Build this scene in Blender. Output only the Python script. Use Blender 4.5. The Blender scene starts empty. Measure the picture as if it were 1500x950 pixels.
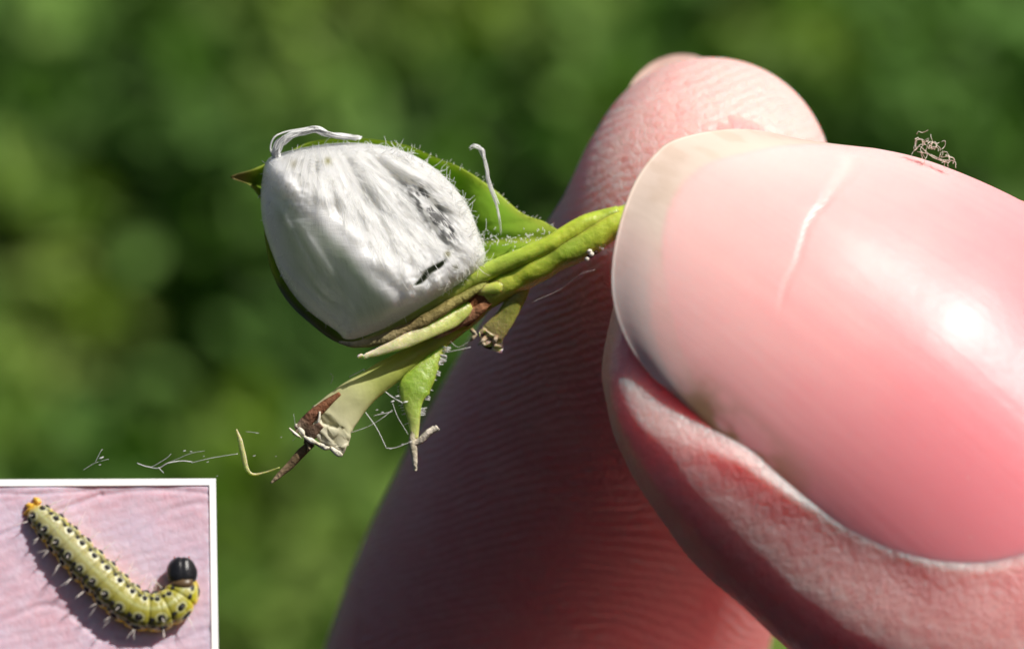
import bpy, bmesh, math, random
import numpy as np
from mathutils import Vector
R = math.radians
rng = np.random.default_rng(11)
random.seed(11)

# ------------------------------------------------------------------ scale
# lengths below are written in units of 2.5 mm (thumbnail about 6 units = 15 mm wide); S turns them into metres
S = 0.0025
D = 60.0                       # camera distance (15 cm)
scene = bpy.context.scene
col = scene.collection

# ------------------------------------------------------------------ camera
cam_d = bpy.data.cameras.new('camera')
cam = bpy.data.objects.new('camera', cam_d)
col.objects.link(cam)
cam.location = (0, -D * S, 0)
cam.rotation_euler = (R(90), 0, 0)
cam_d.sensor_width = 36
cam_d.lens = 36 * D / 15.0
cam_d.clip_start = 0.005
cam_d.clip_end = 50
cam_d.dof.use_dof = True
cam_d.dof.focus_distance = (D - 1.2) * S
cam_d.dof.aperture_fstop = 52
scene.camera = cam

# ------------------------------------------------------------------ sky, sun, exposure
SUN = Vector((0.54, -0.35, 0.765)).normalized()
world = bpy.data.worlds.new('World')
scene.world = world
world.use_nodes = True
wn = world.node_tree
wn.nodes.clear()
sky = wn.nodes.new('ShaderNodeTexSky')
sky.sky_type = 'NISHITA'
sky.sun_disc = False
sky.air_density = 0.7
sky.dust_density = 2.5
sky.ozone_density = 0.4
sky.sun_elevation = math.asin(SUN.z)
sky.sun_rotation = math.atan2(SUN.x, SUN.y)
bg = wn.nodes.new('ShaderNodeBackground')
bg.inputs['Strength'].default_value = 0.05
wo = wn.nodes.new('ShaderNodeOutputWorld')
wn.links.new(sky.outputs[0], bg.inputs[0])
wn.links.new(bg.outputs[0], wo.inputs[0])
sun_d = bpy.data.lights.new('sun', 'SUN')
sun_d.energy = 5.0
sun_d.angle = R(0.53)
sun_d.color = (1.0, 0.95, 0.87)
sun = bpy.data.objects.new('sun', sun_d)
col.objects.link(sun)
sun.rotation_euler = SUN.to_track_quat('Z', 'Y').to_euler()
sun.location = SUN * 2
vs = scene.view_settings
vs.view_transform = 'Standard'
vs.look = 'None'
vs.exposure = 0.21
vs.gamma = 1.0
vs.use_curve_mapping = False
scene.render.engine = 'CYCLES'
scene.cycles.use_denoising = True
scene.cycles.max_bounces = 9
scene.cycles.transparent_max_bounces = 16


# ------------------------------------------------------------------ helpers
def P(px, py, y=0.0):
    """a point y units behind the plane of the sprig"""
    k = (D + y) / D
    return np.array([(px - 750) / 100 * k, y, (475 - py) / 100 * k])


def interp(x, xs, ys):
    return np.interp(x, xs, ys)


def smooth(a, b, x):
    t = np.clip((np.asarray(x, float) - a) / (b - a), 0, 1)
    return t * t * (3 - 2 * t)


def catmull(pts, n, closed=False):
    pts = np.asarray(pts, float)
    m = len(pts)
    if closed:
        idx = np.linspace(0, m, n, endpoint=False)
        g = lambda i: pts[i % m]
    else:
        idx = np.linspace(0, m - 1, n)
        ext = np.vstack([2 * pts[0] - pts[1], pts, 2 * pts[-1] - pts[-2], 2 * pts[-1] - pts[-2]])
        g = lambda i: ext[np.clip(i + 1, 0, len(ext) - 1)]
    i = np.floor(idx).astype(int)
    if not closed:
        i = np.minimum(i, m - 2)
    f = (idx - i)[:, None]
    a, b, c, d = g(i - 1), g(i), g(i + 1), g(i + 2)
    return .5 * ((2 * b) + (-a + c) * f + (2 * a - 5 * b + 4 * c - d) * f**2 + (-a + 3 * b - 3 * c + d) * f**3)


def hash3(ix, iy, iz, seed=0):
    h = (ix.astype(np.int64) * 374761393 + iy.astype(np.int64) * 668265263 + iz.astype(np.int64) * 2147483647 + seed * 1274126177) & 0xFFFFFFFF
    h = ((h ^ (h >> 13)) * 1274126177) & 0xFFFFFFFF
    return ((h ^ (h >> 16)) & 0xFFFF) / 65535.0


def noise(p, seed=0):
    """value noise on points p (n,3), 0..1"""
    p = np.asarray(p, float)
    i = np.floor(p).astype(np.int64)
    f = p - i
    f = f * f * (3 - 2 * f)
    out = 0
    for dx in (0, 1):
        for dy in (0, 1):
            for dz in (0, 1):
                w = (f[:, 0] if dx else 1 - f[:, 0]) * (f[:, 1] if dy else 1 - f[:, 1]) * (f[:, 2] if dz else 1 - f[:, 2])
                out = out + w * hash3(i[:, 0] + dx, i[:, 1] + dy, i[:, 2] + dz, seed)
    return out


def fbm(p, seed=0, oct=3):
    v, a, t = 0, 1, 0
    for k in range(oct):
        v = v + a * noise(np.asarray(p) * 2**k, seed + k)
        t += a
        a *= .5
    return v / t


def link(name, me, mat, parent=None):
    o = bpy.data.objects.new(name, me)
    col.objects.link(o)
    if mat is not None:
        me.materials.clear()
        me.materials.append(mat)
    if parent is not None:
        o.parent = parent
        o.location = -parent.location if parent.type == 'EMPTY' else (0, 0, 0)
    return o


def mesh(name, v, f, mat, parent=None, cols=None, attrs=None, flat=False):
    """one mesh object from vertices in units; quads/tris in f (array or list)"""
    v = np.asarray(v, float) * S
    me = bpy.data.meshes.new(name)
    if isinstance(f, np.ndarray):
        f = f.tolist()
    me.from_pydata(v.tolist(), [], f)
    me.update()
    if not flat:
        me.shade_smooth()
    set_attrs(me, cols, attrs)
    return link(name, me, mat, parent)


def set_attrs(me, cols=None, attrs=None):
    if cols is not None:
        a = me.color_attributes.new('tint', 'FLOAT_COLOR', 'POINT')
        c = np.ones((len(me.vertices), 4))
        c[:, :3] = cols
        a.data.foreach_set('color', c.ravel())
    for k, val in (attrs or {}).items():
        a = me.attributes.new(k, 'FLOAT', 'POINT')
        a.data.foreach_set('value', np.asarray(val, float))


def thing(name, label, cat, base, group=None, kind=None):
    o = bpy.data.objects.new(name, None)
    col.objects.link(o)
    o.empty_display_size = 0.002
    o.location = Vector(np.asarray(base) * S)
    return tag(o, label, cat, group, kind)


def tag(o, label=None, cat=None, group=None, kind=None):
    for k, v in (('label', label), ('category', cat), ('group', group), ('kind', kind)):
        if v:
            o[k] = v
    return o


def grid_faces(nr, nc, wrap=True, cap0=None, cap1=None):
    """nr rings of nc points; cap = index of a pole vertex"""
    i = np.arange(nr - 1)[:, None]
    j = np.arange(nc if wrap else nc - 1)[None, :]
    j2 = (j + 1) % nc
    q = np.stack([i * nc + j, i * nc + j2, (i + 1) * nc + j2, (i + 1) * nc + j], -1).reshape(-1, 4).tolist()
    jj = np.arange(nc)
    if cap0 is not None:
        q += [[cap0, int((k + 1) % nc), int(k)] for k in jj]
    if cap1 is not None:
        b = (nr - 1) * nc
        q += [[cap1, int(b + k), int(b + (k + 1) % nc)] for k in jj]
    return q


def frames(path, up):
    t = np.gradient(path, axis=0)
    t /= np.linalg.norm(t, axis=1)[:, None] + 1e-9
    up = np.broadcast_to(np.asarray(up, float), t.shape)
    a = np.cross(t, up)
    a /= np.linalg.norm(a, axis=1)[:, None] + 1e-9
    b = np.cross(a, t)
    return t, a, b


def loft(path, ra, rb, seg=12, up=(0, -1, 0), n=None, mod=None, exact=False):
    """tube with half-width ra (in the picture plane) and half-thickness rb (along up); returns v, f"""
    path = np.asarray(path, float)
    m = len(path)
    n = n or max(8, m * 5)
    ra = np.broadcast_to(np.asarray(ra, float), (m,))
    rb = np.broadcast_to(np.asarray(rb, float), (m,))
    if not exact:
        pp = catmull(path, n)
        x = np.linspace(0, 1, m)
        xi = np.linspace(0, 1, n)
        ra, rb = np.interp(xi, x, ra), np.interp(xi, x, rb)
        k = np.array([.25, .5, .25])
        ra[1:-1] = np.convolve(ra, k, 'valid')
        rb[1:-1] = np.convolve(rb, k, 'valid')
    else:
        pp, n = path, m
    t, a, b = frames(pp, up)
    th = np.linspace(0, 2 * math.pi, seg, endpoint=False)
    v = pp[:, None, :] + a[:, None, :] * (ra[:, None] * np.cos(th))[..., None] + b[:, None, :] * (rb[:, None] * np.sin(th))[..., None]
    v = v.reshape(-1, 3)
    if mod is not None:
        v = mod(v)
    v = np.vstack([v, pp[0], pp[-1]])
    return v, grid_faces(n, seg, True, n * seg, n * seg + 1)


class Bag:
    """collects pieces of one part"""
    def __init__(self):
        self.v, self.f, self.c, self.n = [], [], [], 0

    def add(self, v, f, c=None):
        self.v.append(v)
        self.f += [[q + self.n for q in face] for face in f]
        if c is not None:
            self.c.append(np.broadcast_to(np.asarray(c, float), (len(v), 3)))
        self.n += len(v)

    def build(self, name, mat, parent=None, **k):
        return mesh(name, np.vstack(self.v), self.f, mat, parent, cols=np.vstack(self.c) if self.c else None, **k)


# ------------------------------------------------------------------ materials
class NT:
    def __init__(self, name):
        self.m = bpy.data.materials.new(name)
        self.m.use_nodes = True
        self.t = self.m.node_tree
        self.p = self.t.nodes['Principled BSDF']
        self.out = self.t.nodes['Material Output']

    def n(self, kind, **k):
        nd = self.t.nodes.new('ShaderNode' + kind)
        for a, b in k.items():
            if hasattr(nd, a):
                setattr(nd, a, b)
            else:
                nd.inputs[a].default_value = b
        return nd

    def l(self, a, b):
        self.t.links.new(a, b)

    def set(self, **k):
        for a, b in k.items():
            self.p.inputs[a.replace('_', ' ')].default_value = b
        return self

    def coords(self, scale=(1, 1, 1), rot=(0, 0, 0)):
        tc = self.n('TexCoord')
        mp = self.n('Mapping')
        mp.inputs['Scale'].default_value = tuple(s / S for s in scale)
        mp.inputs['Rotation'].default_value = rot
        self.l(tc.outputs['Object'], mp.inputs['Vector'])
        return mp.outputs[0]

    def noise(self, scale, detail=3, vec=None, rough=.55):
        nz = self.n('TexNoise')
        nz.inputs['Scale'].default_value = scale
        nz.inputs['Detail'].default_value = detail
        nz.inputs['Roughness'].default_value = rough
        self.l(vec if vec is not None else self.coords(), nz.inputs['Vector'])
        return nz.outputs['Fac']

    def attr(self, name, fac=False):
        a = self.n('Attribute')
        a.attribute_name = name
        return a.outputs['Fac' if fac else 'Color']

    def ramp(self, fac, stops):
        r = self.n('ValToRGB')
        e = r.color_ramp.elements
        while len(e) < len(stops):
            e.new(.5)
        for q, (pos, c) in zip(e, stops):
            q.position = pos
            q.color = (c, c, c, 1) if isinstance(c, (int, float)) else (*c, 1)
        self.l(fac, r.inputs[0])
        return r.outputs[0]

    def mix(self, fac, a, b, mode='MIX'):
        m = self.n('Mix')
        m.data_type = 'RGBA'
        m.blend_type = mode
        for sock, val in ((m.inputs[0], fac), (m.inputs[6], a), (m.inputs[7], b)):
            if isinstance(val, (int, float)):
                sock.default_value = val
            elif isinstance(val, tuple):
                sock.default_value = (*val, 1)
            else:
                self.l(val, sock)
        return m.outputs[2]

    def math(self, op, a, b=0.0, c=None):
        m = self.n('Math', operation=op)
        for s, v in zip(m.inputs, (a, b, c)):
            if v is None:
                continue
            if isinstance(v, (int, float)):
                s.default_value = v
            else:
                self.l(v, s)
        return m.outputs[0]

    def bump(self, height, dist, strength=1.0, prev=None):
        b = self.n('Bump')
        b.inputs['Strength'].default_value = strength
        b.inputs['Distance'].default_value = dist * S
        self.l(height, b.inputs['Height'])
        if prev is not None:
            self.l(prev, b.inputs['Normal'])
        return b.outputs[0]

    def base(self, c):
        if isinstance(c, tuple):
            self.p.inputs['Base Color'].default_value = (*c, 1)
        else:
            self.l(c, self.p.inputs['Base Color'])
        return self

    def normal(self, nrm):
        self.l(nrm, self.p.inputs['Normal'])
        return self

    def sss(self, w, radius, scale):
        self.p.inputs['Subsurface Weight'].default_value = w
        self.p.inputs['Subsurface Radius'].default_value = radius
        self.p.inputs['Subsurface Scale'].default_value = scale * S
        return self


def mat_skin():
    m = NT('skin')
    c = m.mix(m.ramp(m.noise(.9, 4), [(.35, 0.), (.68, 1.)]), (.79, .36, .35), (.76, .29, .29))
    c = m.mix(m.ramp(m.noise(7, 3), [(.45, 0.), (.75, .35)]), c, (.83, .42, .41))
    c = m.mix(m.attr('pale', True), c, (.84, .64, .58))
    m.base(c)
    m.set(Roughness=.42, Specular_IOR_Level=.42)
    m.sss(1.0, (1.0, .20, .16), 1.7)
    # friction ridges: the phase is stored on the skin, so ridges follow the pad
    ph = m.math('ADD', m.attr('ridge_phase', True), m.math('ADD', m.math('MULTIPLY', m.noise(1.1, 4), 8.0), m.math('MULTIPLY', m.noise(.38, 2), 16.0)))
    wave = m.math('SINE', ph)
    pores = m.noise(16, 2)
    h = m.math('MULTIPLY', m.math('ADD', m.math('MULTIPLY', wave, m.ramp(m.noise(1.7, 3), [(.3, .35), (.65, 1.)])), m.math('MULTIPLY', pores, 1.6)), m.attr('ridge_amount', True))
    b1 = m.bump(h, .010, 1.0)
    vo = m.n('TexVoronoi')
    vo.feature = 'DISTANCE_TO_EDGE'
    vo.inputs['Scale'].default_value = 5.5
    m.l(m.coords((1, 1, .7), (0, R(40), 0)), vo.inputs['Vector'])
    crease = m.ramp(vo.outputs['Distance'], [(0., 0.), (.12, 1.)])
    b1 = m.bump(crease, .012, .6, b1)
    fine = m.math('ADD', m.noise(11, 4), m.math('MULTIPLY', m.noise(3.2, 3), 1.5))
    flake = m.math('MULTIPLY', m.math('MULTIPLY', m.attr('fold', True), m.ramp(m.noise(3.6, 6, None, .75), [(.40, 0.), (.60, 1.)])), 18.0)
    m.normal(m.bump(m.math('ADD', fine, flake), .032, .8, b1))
    return m.m


def mat_nail():
    m = NT('nail')
    bed = m.attr('bed', True)
    streak = m.attr('streak', True)
    bedc = m.mix(m.ramp(m.math('ADD', m.math('MULTIPLY', streak, .25), m.math('MULTIPLY', m.noise(.8, 4), .8)), [(.3, 0.), (.75, 1.)]), (.80, .36, .37), (.82, .45, .44))
    bedc = m.mix(m.attr('bed_shade', True), bedc, (.74, .22, .26))  # deeper red towards the cuticle, form shade put into the bed colour
    edge = m.mix(m.noise(2.6, 4), (.62, .50, .42), (.72, .58, .50))
    c = m.mix(bed, edge, bedc)
    c = m.mix(m.attr('pale', True), c, (.84, .57, .54))
    c = m.mix(m.attr('grime', True), c, (.36, .22, .11))
    c = m.mix(m.ramp(m.noise(9, 2), [(.72, 0.), (.80, .5)]), c, (.70, .50, .44))
    m.base(c)
    m.set(Roughness=.36, Specular_IOR_Level=.24)
    m.sss(1.0, (1.0, .35, .3), .38)
    m.l(m.math('MULTIPLY', bed, 1.0), m.p.inputs['Subsurface Weight'])
    h = m.math('ADD', m.math('MULTIPLY', m.attr('crack', True), .45), m.math('MULTIPLY', m.noise(5, 3), .05))
    h = m.math('ADD', h, m.math('MULTIPLY', streak, .035))
    m.normal(m.bump(h, .08, .8))
    return m.m


def mat_tint(name, rough=.5, sss=0, rad=(1, .8, .4), scale=.1, nscale=9, bump=.03, amount=.35, spec=.4, trans=0):
    m = NT(name)
    t = m.attr('tint')
    dark = m.mix(1.0, t, (.62, .62, .55), 'MULTIPLY')
    m.base(m.mix(m.ramp(m.noise(nscale * .5, 4), [(.38, amount * 2), (.62, 0.)]), t, dark))
    m.set(Roughness=rough, Specular_IOR_Level=spec)
    if sss:
        m.sss(sss, rad, scale)
    if trans:
        tr = m.n('BsdfTranslucent')
        m.l(t, tr.inputs[0])
        mx = m.n('MixShader')
        mx.inputs[0].default_value = trans
        m.l(m.p.outputs[0], mx.inputs[1])
        m.l(tr.outputs[0], mx.inputs[2])
        m.l(mx.outputs[0], m.out.inputs[0])
    m.normal(m.bump(m.noise(nscale, 5), bump, .8))
    return m.m


def mat_silk_body():
    m = NT('silk_sheet')
    t = m.attr('tint')
    cv = m.n('CombineXYZ')
    m.l(m.attr('fan_u', True), cv.inputs[0])
    m.l(m.attr('fan_v', True), cv.inputs[1])
    fib = m.noise(1, 5, cv.outputs[0], .7)
    fib2 = m.noise(1, 4, m.coords((4, 5, 24), (0, R(-52), 0)), .6)
    c = m.mix(m.ramp(fib, [(.30, .45), (.5, 0.)]), t, m.mix(1., t, (.78, .79, .80), 'MULTIPLY'))
    m.base(c)
    m.set(Roughness=.24, Specular_IOR_Level=.8)
    m.sss(1.0, (1., .97, .9), .32)
    h = m.math('ADD', m.math('MULTIPLY', fib, m.attr('rough_silk', True)), m.math('MULTIPLY', fib2, .25))
    nrm = m.bump(h, .05, .9)
    m.normal(nrm)
    tr = m.n('BsdfTranslucent')
    m.l(c, tr.inputs[0])
    m.l(nrm, tr.inputs[1])
    mx = m.n('MixShader')
    mx.inputs[0].default_value = .20
    m.l(m.p.outputs[0], mx.inputs[1]); m.l(tr.outputs[0], mx.inputs[2])
    tp = m.n('BsdfTransparent')
    m2 = m.n('MixShader')
    m.l(m.attr('sheer', True), m2.inputs[0])
    m.l(mx.outputs[0], m2.inputs[1]); m.l(tp.outputs[0], m2.inputs[2])
    m.l(m2.outputs[0], m.out.inputs[0])
    return m.m


M = {}
M['skin'] = mat_skin()
M['nail'] = mat_nail()
M['silk'] = mat_silk_body()
M['fibre'] = NT('silk_fibre').base((.88, .89, .86)).set(Roughness=.4, Specular_IOR_Level=.5).sss(1, (1, 1, 1), .05).m
M['plant'] = mat_tint('plant_tissue', .36, 1.0, (.6, 1., .25), .16, 9, .028, .25, .45)
M['leaf'] = mat_tint('leaf_blade', .40, 0, nscale=5, bump=.02, amount=.2, trans=.45)
M['pith'] = mat_tint('dry_pith', .55, 0, nscale=12, bump=.05, amount=.3, spec=.3)
M['dry'] = mat_tint('dry_bark', .65, 0, nscale=10, bump=.08, amount=.5, spec=.25)
M['lint'] = NT('lint_fibre').base((.82, .76, .64)).set(Roughness=.6).m

# ------------------------------------------------------------------ hedge far behind (out of focus)
def hedge():
    y0 = 330.0
    n = 32000
    kx = (D + y0) / D
    x = rng.uniform(-190, 190, n)
    z = rng.uniform(-140, 130, n)
    q = np.stack([x / 26, z / 26, np.zeros(n)], 1)
    lump = fbm(q, 5, 3)
    young = fbm(q * 1.3 + 40, 9, 2)
    # clumps of young growth and hollows
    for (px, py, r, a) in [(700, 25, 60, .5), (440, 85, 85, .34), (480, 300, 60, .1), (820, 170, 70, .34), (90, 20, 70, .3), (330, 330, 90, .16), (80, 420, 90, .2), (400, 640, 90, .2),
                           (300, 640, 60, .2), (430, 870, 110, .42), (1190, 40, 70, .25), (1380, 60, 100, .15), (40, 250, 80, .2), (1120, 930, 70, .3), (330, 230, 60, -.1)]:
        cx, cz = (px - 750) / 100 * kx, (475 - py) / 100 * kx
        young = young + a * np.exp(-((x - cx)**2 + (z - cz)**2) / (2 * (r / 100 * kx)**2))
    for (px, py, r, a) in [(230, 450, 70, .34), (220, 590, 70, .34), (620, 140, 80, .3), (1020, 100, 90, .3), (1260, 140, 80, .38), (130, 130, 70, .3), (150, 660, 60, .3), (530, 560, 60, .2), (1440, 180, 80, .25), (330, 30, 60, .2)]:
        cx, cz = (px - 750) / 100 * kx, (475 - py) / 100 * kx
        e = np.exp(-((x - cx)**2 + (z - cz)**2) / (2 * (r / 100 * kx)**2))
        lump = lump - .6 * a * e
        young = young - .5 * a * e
    depth = rng.random(n)**1.6
    y = y0 + .8 * z - 40 * (lump - .5) + 22 * depth
    L = rng.uniform(4.2, 8.0, n)
    W = L * rng.uniform(.42, .6, n)
    d = rng.normal(size=(n, 3)) * [1, .7, 1] + [0, -.5, .25]
    d /= np.linalg.norm(d, axis=1)[:, None]
    up = rng.normal(size=(n, 3)) * .6 + np.array([.3, -.5, .8])
    s = np.cross(d, up)
    s /= np.linalg.norm(s, axis=1)[:, None]
    nn = np.cross(s, d)
    c = np.stack([x, y, z], 1)
    prof = [(0, 0, 0), (.3, .42, .05), (.62, .5, .06), (1, 0, -.08), (.62, -.5, .06), (.3, -.42, .05), (.5, 0, -.05)]
    v = np.stack([c + d * (L * a)[:, None] + s * (W * b)[:, None] + nn * (L * h)[:, None] for a, b, h in prof], 1)
    base = np.arange(n)[:, None] * 7
    tri = np.array([[0, 6, 1], [1, 6, 2], [2, 6, 3], [3, 6, 4], [4, 6, 5], [5, 6, 0]])
    f = (base[:, None, :] + tri[None]).reshape(-1, 3)
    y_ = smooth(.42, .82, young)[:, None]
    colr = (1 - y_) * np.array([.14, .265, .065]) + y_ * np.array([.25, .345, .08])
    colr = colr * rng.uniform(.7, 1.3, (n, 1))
    m = NT('hedge_leaf')
    m.base(m.attr('tint')).set(Roughness=.7, Specular_IOR_Level=.1)
    tr = m.n('BsdfTranslucent')
    m.l(m.mix(1., m.attr('tint'), (1.3, 1.5, .5), 'MULTIPLY'), tr.inputs[0])
    mx = m.n('MixShader')
    mx.inputs[0].default_value = .3
    m.l(m.p.outputs[0], mx.inputs[1]); m.l(tr.outputs[0], mx.inputs[2]); m.l(mx.outputs[0], m.out.inputs[0])
    root = thing('hedge', 'dense green hedge far behind the hand, wholly out of focus', 'hedge', (0, y0, -140), kind='stuff')
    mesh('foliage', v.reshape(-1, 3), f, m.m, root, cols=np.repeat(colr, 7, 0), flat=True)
    # dark slab behind the leaves, the hedge's inner shade put into its colour
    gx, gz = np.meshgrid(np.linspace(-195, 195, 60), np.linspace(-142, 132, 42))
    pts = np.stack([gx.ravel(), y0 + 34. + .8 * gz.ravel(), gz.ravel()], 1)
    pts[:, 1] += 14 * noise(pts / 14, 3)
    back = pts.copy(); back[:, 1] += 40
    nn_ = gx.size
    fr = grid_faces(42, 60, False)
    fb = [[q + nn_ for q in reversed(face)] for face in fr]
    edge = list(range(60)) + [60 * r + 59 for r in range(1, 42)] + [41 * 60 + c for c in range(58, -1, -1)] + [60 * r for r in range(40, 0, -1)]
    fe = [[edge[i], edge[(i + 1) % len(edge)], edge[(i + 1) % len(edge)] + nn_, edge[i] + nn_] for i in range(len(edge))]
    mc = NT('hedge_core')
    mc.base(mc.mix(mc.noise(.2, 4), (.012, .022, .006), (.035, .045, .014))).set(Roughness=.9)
    mesh('dark_backing', np.vstack([pts, back]), fr + fb + fe, mc.m, root)


hedge()

# ------------------------------------------------------------------ the hand
ANG, ROLL = R(42), R(30)
tA = np.array([math.cos(ANG), -.03, -math.sin(ANG)])
pA = np.array([math.sin(ANG), 0, math.cos(ANG)])
cA = np.array([0, -1., 0])
nA = math.cos(ROLL) * cA + math.sin(ROLL) * pA
bA = math.cos(ROLL) * pA - math.sin(ROLL) * cA
THUMB0 = P(973, 307, -1.95)
AMAX = R(57)


def table(xs, ys):
    """a smooth curve through the stations"""
    x = np.linspace(-3, 32, 1400)
    y = np.interp(x, xs, ys)
    k = np.hanning(61); k /= k.sum()
    y = np.convolve(np.pad(y, 30, 'edge'), k, 'valid')
    return lambda s: np.interp(s, x, y)


t_hn = table([-.8, 0, 1, 2, 4, 6, 7.5, 10, 15, 26], [1.10, 1.45, 1.82, 2.1, 2.44, 2.52, 2.42, 2.5, 2.9, 3.4])
t_wn = table([-.8, 1, 3, 7, 12, 26], [2.75, 3.1, 3.35, 3.4, 3.7, 4.4])
t_uf = table([-.8, 0, .86, 2.15, 3.76, 7, 12], [.66, .68, .74, 1.0, 1.157, 1.35, 1.3])


def t_up(s, lat):
    return np.where(lat > 0, lat * t_uf(s), lat)


def nail_g(s, al):
    return np.where(al > 0, np.abs(al / R(72)), np.abs(al / AMAX))**2.4 + (np.maximum(s - 1.5, 0) / 5.35)**3.2 - 1


def nail_point(s, al, off=0.):
    hn, wn_ = t_hn(s) + off, t_wn(s) + off
    K = np.maximum(t_hn(s), 2.0)
    lat = t_up(s, wn_ * np.sin(al))
    nor = hn - K * (1 - np.cos(al))
    return THUMB0 + s[..., None] * tA + lat[..., None] * bA + nor[..., None] * nA


def thumb_mesh():
    s0 = -.12
    s = np.concatenate([s0 + 4.6 * np.linspace(0.03, 1, 110)**2, np.linspace(4.6, 10, 110)[1:], np.linspace(10, 27, 40)[1:]])
    na = 400
    al = np.linspace(-math.pi, math.pi, na, endpoint=False)
    SS, AL = np.meshgrid(s, al, indexing='ij')
    f = np.where(SS < 4.6, np.sqrt(np.clip(1 - ((4.6 - SS) / (4.6 - s0))**2, 0, 1)), 1)
    w = t_wn(SS) * 1.02 * f * np.where(AL < 0, interp(SS, [0, 1.5, 3, 8, 11], [1, .97, .90, .90, 1]), 1)
    fd = np.where(SS < 1.6, np.sqrt(np.clip(1 - ((1.6 - SS) / (1.6 - s0))**2.2, 0, 1)), 1)
    hd = t_hn(SS) * fd
    hp = interp(SS, [0, 2, 4, 7, 12, 26], [2.6, 2.9, 3.0, 2.8, 3.1, 3.8]) * np.where(SS < 3.2, np.sqrt(np.clip(1 - ((3.2 - SS) / (3.2 - s0))**2.2, 0, 1)), 1)
    h = np.where(np.abs(AL) < math.pi / 2, hd, hp)
    g = nail_g(SS, AL)
    lipw = np.where(AL < 0, .66, .12)
    rise = .22 + 1.0 * smooth(3.2, 1.2, SS)                  # the fold starts flat under the nail's corner
    off = -.12 + np.where(AL < 0, (lipw + .12) * (.40 * smooth(0., 1., g / rise) + .60 * smooth(.1, 1.6, g)) - lipw * smooth(2.2, 6.0, g), (lipw + .12) * smooth(0., .4, g) - lipw * smooth(1.3, 5., g))
    off = off + np.where(AL < 0, .42 * smooth(0., 1., g / rise) * smooth(2.6, .7, g) * smooth(4.8, 2.4, SS) * smooth(-.1, 1.4, SS), 0)
    off = off * smooth(-.1, 1.0, SS) - .05 * (1 - smooth(-.1, 1.0, SS)) * (g < 0)
    off = off + .05 * (fbm(np.stack([SS.ravel() * .9, AL.ravel() * 2.2, SS.ravel() * 0], 1), 21, 3).reshape(SS.shape) - .5) * smooth(.05, .5, g) * 2
    ca, sa = np.cos(AL), np.sin(AL)
    lat = t_up(SS, (w + off) * sa)
    lat = np.where(lat > 0, lat * interp(SS, [-.2, .8, 2.2], [.55, .8, 1]), lat)
    nor = (h + off) * ca
    v = THUMB0 + SS[..., None] * tA + lat[..., None] * bA + nor[..., None] * nA
    n_r = len(s)
    v = np.vstack([v.reshape(-1, 3), (THUMB0 + s0 * tA)[None], (THUMB0 + s[-1] * tA)[None]])
    return v, grid_faces(n_r, na, True, n_r * na, n_r * na + 1)


IDX_PTS = [P(1012, 152, 5.0), P(1024, 194, 4.3), P(1036, 256, 3.35), P(1022, 340, 2.8), P(985, 450, 3.3), P(930, 600, 5.2), P(865, 780, 7.2), P(800, 960, 9.2), P(752, 1150, 10.6), P(760, 1350, 10.8), P(900, 1560, 7.0), P(1250, 1800, 7.6), P(1750, 2150, 8.)]
_l = catmull(IDX_PTS, 1500)
_d = np.concatenate([[0], np.cumsum(np.linalg.norm(np.diff(_l, axis=0), axis=1))])
IDX_D = np.concatenate([2.6 * np.linspace(.02, 1, 60)**2, np.linspace(2.6, _d[-1], 320)[1:]])
IDX_LINE = np.stack([np.interp(IDX_D, _d, _l[:, i]) for i in range(3)], 1)


def index_mesh():
    d = IDX_D
    tip = np.sqrt(np.clip(1 - (1 - np.minimum(d / 2.4, 1))**2, 0, 1))
    w = interp(d, [0, 1, 2, 3, 4, 5.5, 7.5, 9.5, 12, 15, 22, 30], [1.85, 1.85, 1.95, 2.1, 2.3, 2.62, 3.0, 3.3, 3.55, 3.7, 3.7, 3.9]) * tip
    h = interp(d, [0, 1, 2, 3, 4, 5.5, 7.5, 9.5, 12, 15, 22, 30], [1.7, 1.75, 1.9, 2.1, 2.3, 2.5, 2.7, 2.8, 3.0, 3.2, 3.4, 3.8]) * tip
    for _ in range(40):
        w[60:-1] = (w[59:-2] + 2 * w[60:-1] + w[61:]) / 4
        h[60:-1] = (h[59:-2] + 2 * h[60:-1] + h[61:]) / 4
    return loft(IDX_LINE, w, h, 160, up=(0.12, -1, 0), exact=True)


def simple_tube(pts, r):
    return loft(pts, r, np.asarray(r) * .95, 28, up=(0.3, -1, .2), n=40)


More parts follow.
